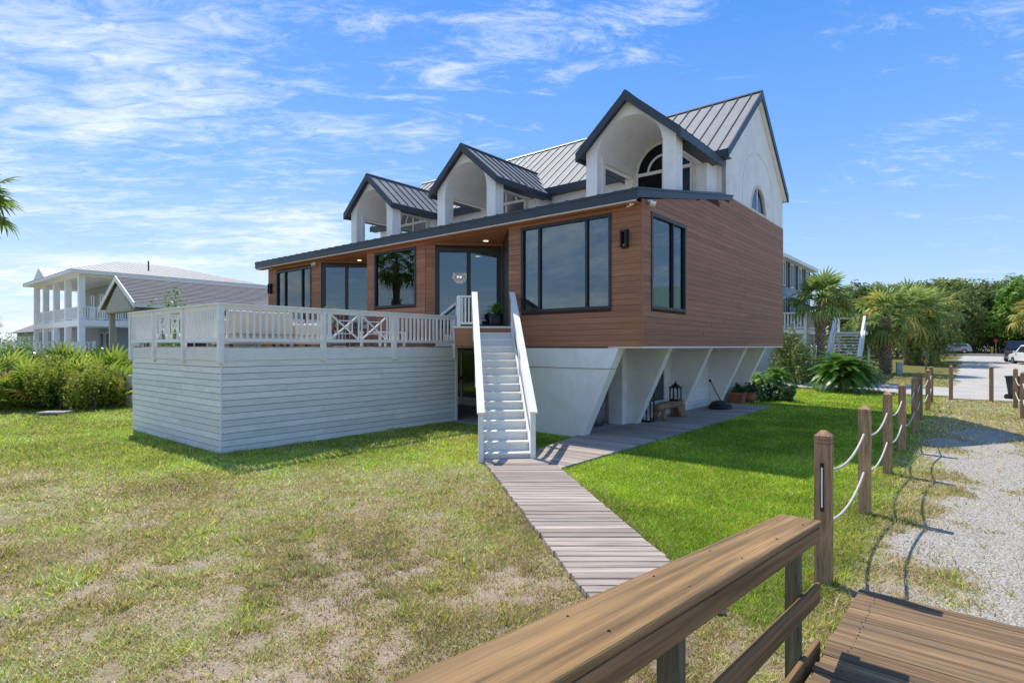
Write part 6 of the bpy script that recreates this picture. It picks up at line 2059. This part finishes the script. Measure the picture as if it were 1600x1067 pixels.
def chandelier():
    r = place('chandelier', -7.9, 1.95, 'round glowing glass chandelier seen through the front door', 'chandelier', 4.62); r.scale = (.66, .66, .66)
    MB().cyl((0, 0, .42), (0, 0, 1.05), .012, n=6).build('chain', M['black'], r)
    k = MB().box(-.010, .010, -.010, .010, -.10, .06).mesh('crystal', emit('warm_crystal', (1.0, 0.62, 0.36), 0.55))
    for j, (rr, zz, n) in enumerate(((.34, .30, 18), (.38, .14, 20), (.28, .0, 16), (.15, -.1, 10))):
        b = MB(); b.tube([(math.cos(a) * rr, math.sin(a) * rr, zz + .06) for a in np.linspace(0, 2 * PI, 24)], .008, 5); b.build('ring', M['black'], r)
        for i in range(n):
            a = 2 * PI * i / n; link('crystal', k, r, (rr * math.cos(a), rr * math.sin(a), zz))
    for i in range(3):
        a = 2 * PI * i / 3; b = MB(); b.ell((math.cos(a) * .1, math.sin(a) * .1, .14), (.035, .035, .06), 8, 6); b.build('bulb', M['bulb'], r)
chandelier()

# ------------------------------------------------------------------ deck furniture
DZ = 2.292
def seat(x, y, rz, w, label, cat, hb=.80):
    r = place('sofa' if w > 1.2 else 'armchair', x, y, label, cat, DZ, rz)
    MB().box(-w / 2, w / 2, -.42, .42, .06, .26).build('base', M['cushion'], r)
    bevel(MB().box(-w / 2 + .16, w / 2 - .16, -.42, .24, .265, .44).build('seat_cushion', M['cushion'], r), .04, 3)
    bevel(MB().box(-w / 2, w / 2, .26, .46, .262, hb).build('backrest', M['cushion'], r), .05, 3)
    for s in (-1, 1):
        x0, x1 = sorted((s * (w / 2 - .155), s * w / 2)); bevel(MB().box(x0, x1, -.42, .255, .262, .6).build('armrest', M['cushion'], r), .04, 3)
    me = MB().box(-.03, .03, -.03, .03, 0, .06).mesh('foot', M['darkwood'])
    for a in (-1, 1):
        for c in (-1, 1): link('foot', me, r, (a * (w / 2 - .08), c * .36, 0))
seat(-7.0, -5.75, -PI / 2, 1.5, 'cream cushioned sofa at the near corner of the deck', 'sofa')
seat(-7.15, -4.45, -PI / 2, .85, 'small cream armchair beside the cream sofa on the deck', 'armchair', .55)
def wchair(x, y, rz, label):
    r = place('deck_chair', x, y, label, 'chair', DZ, rz, 'red brown chairs on the deck')
    me = MB().box(-.028, .028, -.028, .028, 0, .42).mesh('leg', M['darkwood'])
    for a in (-1, 1):
        for c in (-1, 1): link('leg', me, r, (a * .25, c * .25, 0))
    sl_ = MB().box(-.28, .28, -.035, .035, .42, .445).mesh('seat_slat', M['darkwood'])
    for i in range(7): link('seat_slat', sl_, r, (0, -.26 + .087 * i, 0))
    bs = MB().box(-.035, .035, -.012, .012, .45, .92).mesh('back_slat', M['darkwood'])
    for i in range(6): link('back_slat', bs, r, (-.24 + .096 * i, .28, 0), (-.12, 0, 0))
    MB().box(-.3, .3, .23, .26, .90, .96).build('back_rail', M['darkwood'], r)
    for s in (-1, 1): MB().box(s * .29 - .03, s * .29 + .03, -.28, .26, .62, .65).build('armrest', M['darkwood'], r)
wchair(-7.0, -3.45, 1.2, 'red brown slatted chair right of the potted shrub on the deck')
wchair(-7.1, -2.75, -.3, 'red brown slatted chair near the middle of the deck railing')
wchair(-8.2, -3.3, 2.6, 'red brown slatted chair set back on the deck')
def deck_table():
    r = place('deck_table', -7.7, -1.5, 'low white table near the house end of the deck', 'table', DZ)
    MB().box(-.5, .5, -.5, .5, .40, .44).build('table_top', M['white'], r)
    me = MB().box(-.03, .03, -.03, .03, 0, .40).mesh('leg', M['white'])
    for a in (-1, 1):
        for c in (-1, 1): link('leg', me, r, (a * .44, c * .44, 0))
deck_table()
def deck_shrub():
    r = place('potted_shrub', -6.85, -3.95, 'leafy flowering shrub in a grey pot behind the deck railing', 'potted plant', DZ)
    MB().lathe([(.15, 0), (.2, .12), (.22, .32), (.18, .32)], 14).build('pot', M['concrete'], r, True)
    link('foliage', leaf_cloud('foliage', 'leaf_lime', [(0, 0, .55, .2, .2, .22), (.08, .05, .8, .16, .16, .18), (-.08, 0, .7, .15, .15, .15)], 420, .08, 4), r)
    MB().cyl((0, 0, .3), (0, 0, .7), .015, n=6).build('stem', M['trunk'], r)
deck_shrub()

# ------------------------------------------------------------------ roadside things
def vehicle(name, x, y, rz, paint, label, cat, L_=4.7, W=1.88, H=1.68, truck=False):
    r = tag(empty(name, (x, y, tz(x, y)), rz), label, cat)
    # side profile, rear at -y; body lower and cabin as separate shells
    h = W / 2
    y0, y1 = -L_ / 2, L_ / 2
    low = [(y0, .42), (y0 + .05, .32), (y1 - .1, .32), (y1, .5), (y1 - .05, .85), (y1 - 1.05, 1.02), (y0 + .25, 1.02), (y0 + .02, .95)]
    b = MB(); b.prism(low, -h, h, 'x'); bevel(b.build('body', M[paint], r), .06, 3)
    if truck:
        cab = [(y0 + 1.75, 1.02), (y1 - 1.35, 1.02), (y1 - 1.95, H), (y0 + 2.0, H)]
    else:
        cab = [(y0 + .06, 1.02), (y1 - 1.15, 1.02), (y1 - 1.95, H - .02), (y0 + 1.3, H), (y0 + .42, H - .06)]
    b = MB()
    n = len(cab)
    ins = [(.02 if z < 1.1 else .16) for _, z in cab]
    vs = [(-h + i_, p[0], p[1]) for p, i_ in zip(cab, ins)] + [(h - i_, p[0], p[1]) for p, i_ in zip(cab, ins)]
    b.add(vs, [tuple(range(n - 1, -1, -1)), tuple(range(n, 2 * n))] + [(i, (i + 1) % n, n + (i + 1) % n, n + i) for i in range(n)])
    cabin = bevel(b.build('cabin', M[paint], r), .05, 3)
    def inset(k0, k1, f0, f1, z0, z1, name):
        """glass on the rear face between cab vertices k0 and k1"""
        A, B = cab[k0], cab[k1]
        def P(t, s): 
            i_ = ins[k0] + (ins[k1] - ins[k0]) * t
            y = A[0] + (B[0] - A[0]) * t; z = A[1] + (B[1] - A[1]) * t
            return Vector(((h - i_) * s, y, z))
        nr = Vector((0, -(B[1] - A[1]), (B[0] - A[0]))); nr.normalize()
        if nr.y > 0: nr = -nr
        p = [P(z0, f0), P(z0, f1), P(z1, f1), P(z1, f0)]
        b = MB(); b.add([q + nr * .012 for q in p] + [q + nr * .002 for q in p], [(0, 1, 2, 3), (7, 6, 5, 4), (0, 4, 5, 1), (1, 5, 6, 2), (2, 6, 7, 3), (3, 7, 4, 0)])
        b.build(name, M['darkglass'], r)
    inset(0, n - 1, -.88, .88, .22, .88, 'rear_window')
    for s in (-1, 1):
        f0 = cab[0][0] + .42; f1 = cab[1][0] - .5
        zt = H - .12
        q = [(f0, 1.08), (f1, 1.08), (cab[2][0] - .12, zt), ((cab[n - 1][0] + .25), zt)]
        vs = []
        for k in (.006, .016):
            for yy, zz in q:
                i_ = .02 + (.16 - .02) * max(0, (zz - 1.02) / (H - 1.02))
                vs.append((s * (h - i_ + k), yy, zz))
        b = MB(); b.add(vs, [(3, 2, 1, 0), (4, 5, 6, 7), (0, 1, 5, 4), (1, 2, 6, 5), (2, 3, 7, 6), (3, 0, 4, 7)]); b.build('side_window', M['darkglass'], r)
        x0, x1 = sorted((s * (h - .05), s * (h - .42))); MB().box(x0, x1, y0 - .012, y0 + .06, .80, .96).build('tail_light', M['taillight'], r)
        x0, x1 = sorted((s * h, s * (h + .16))); MB().box(x0, x1, y1 - 1.5, y1 - 1.38, 1.05, 1.18).build('mirror', M[paint], r)
        for yy in (y0 + .85, y1 - .9):
            x0, x1 = sorted((s * (h - .2), s * (h + .012)))
            w_ = MB().cyl((x0, yy, .34), (x1, yy, .34), .34, n=20).build('wheel', M['tyre'], r)
            xa, xb = sorted((s * (h + .013), s * (h + .02)))
            MB().cyl((xa, yy, .34), (xb, yy, .34), .21, n=16).build('rim', M['rim'], w_)
    MB().box(-h + .05, h - .05, y0 - .07, y0 + .05, .36, .55).build('bumper', M['rim' if truck else paint], r)
    MB().box(-.26, .26, y0 - .085, y0 - .072 if True else 0, .66 if not truck else .42, .79 if not truck else .53).build('number_plate', M['plate'], r)
    return r
vx, vy = at(1617, 46.5)
vehicle('parked_suv', vx, vy, rad(-22), 'carwhite', 'white car parked at the right edge, seen from behind', 'car')
vx, vy = at(1592, 51.5)
vehicle('parked_truck', vx, vy, rad(-40), 'carblack', 'black pickup truck parked behind the white car', 'truck', 5.4, 1.98, 1.92, True)
vx, vy = at(1486, 82)
vehicle('parked_car', vx, vy, rad(60), 'carsilver', 'silver car far off at the end of the gravel road', 'car', 4.5, 1.8, 1.5)

x, y = at(1405, 93)
x, y = at(1556, 78.5)
r = tag(empty('stop_sign', (x, y, tz(x, y)), rad(-50)), 'small red sign on a post left of the parked truck', 'sign')
MB().cyl((0, 0, 0), (0, 0, 2.0), .035, n=8).build('pole', M['rim'], r)
b = MB(); b.prism([(.24 * math.cos(PI / 8 + k * PI / 4), 1.9 + .24 * math.sin(PI / 8 + k * PI / 4)) for k in range(8)], -.06, -.045, 'y'); b.build('sign_plate', M['signred'], r)
x, y = at(1550, 80)
r = tag(empty('fire_hydrant', (x, y, tz(x, y))), 'yellow hydrant across the road left of the red sign', 'hydrant')
MB().lathe([(.22, 0), (.22, .1), (.15, .12), (.15, .75), (.2, .78), (.2, .86), (.12, 1.0), (.04, 1.06)], 12).build('barrel', M['hydrant'], r, True)
MB().cyl((-.28, 0, .6), (.28, 0, .6), .08, n=10).build('outlet', M['hydrant'], r)
x, y = at(1447, 40.5)
r = tag(empty('mailbox', (x, y, tz(x, y)), rad(-35)), 'grey mailbox on a wooden post beside the gravel road', 'mailbox')
MB().box(-.06, .06, -.06, .06, -.2, 1.15).build('post', M['postwood'], r)
b = MB(); b.prism([(-.13, 1.16), (.13, 1.16), (.13, 1.32)] + [(.13 * math.cos(a), 1.32 + .13 * math.sin(a)) for a in np.linspace(.2, PI - .2, 7)] + [(-.13, 1.32)], -.3, .3, 'y'); b.build('box', M['mailbox'], r)
b = MB(); b.bar((0, -.05, .75), (0, -.28, 1.14), .05, .06); b.build('brace', M['postwood'], r)
x, y = at(1405, 37.6)
r = tag(empty('utility_box', (x, y, tz(x, y)), rad(-20)), 'small pale green utility pedestal under the palms', 'utility box')
b = MB(); b.prism([(-.16, -.1), (.16, -.1), (.16, .72), (.08, .82), (-.16, .82)], -.13, .13, 'y'); b.build('cabinet', M['utility'], r)
MB().box(-.17, .17, -.14, .14, .3, .33).build('band', M['utility'], r)
x, y = at(1592, 24.2)
r = tag(empty('wheelie_bin', (x, y, tz(x, y)), .3), 'dark wheeled bin behind the right edge rope posts', 'bin')
b = MB(); b.add([(-.22, -.25, .04), (.22, -.25, .04), (.22, .25, .04), (-.22, .25, .04), (-.29, -.34, .95), (.29, -.34, .95), (.29, .34, .95), (-.29, .34, .95)], [(3, 2, 1, 0), (0, 1, 5, 4), (1, 2, 6, 5), (2, 3, 7, 6), (3, 0, 4, 7), (4, 5, 6, 7)]); b.build('body', M['binplastic'], r)
MB().box(-.31, .31, -.38, .36, .952, 1.02).build('lid', M['binplastic'], r)
for s in (-1, 1): MB().cyl((s * .24, .27, .12), (s * .30, .27, .12), .12, n=12).build('wheel', M['tyre'], r)
x, y = at(86, 18.9)
r = tag(empty('ground_cover_plate', (x, y, .0), rad(8)), 'low dark slab lying on bare sand before the thicket', 'slab')
MB().box(-.42, .42, -.25, .25, .06, .115).build('slab', M['concrete'], r)
MB().box(-.36, .36, -.2, .2, 0, .058).build('base', M['binplastic'], r)
for i, (u, D) in enumerate(((186, 22.4), (203, 21.4))):
    x, y = at(u, D)
    p = tag(empty('fence_post', (x, y, 0)), '%s pale fence post behind the thicket by the deck' % ('left' if i == 0 else 'right'), 'post', 'pale posts by the deck')
    MB().box(-.09, .09, -.09, .09, 0, 1.15).build('shaft', M['white_board'], p)
    MB().box(-.11, .11, -.11, .11, 1.15, 1.2).build('cap', M['white_board'], p)
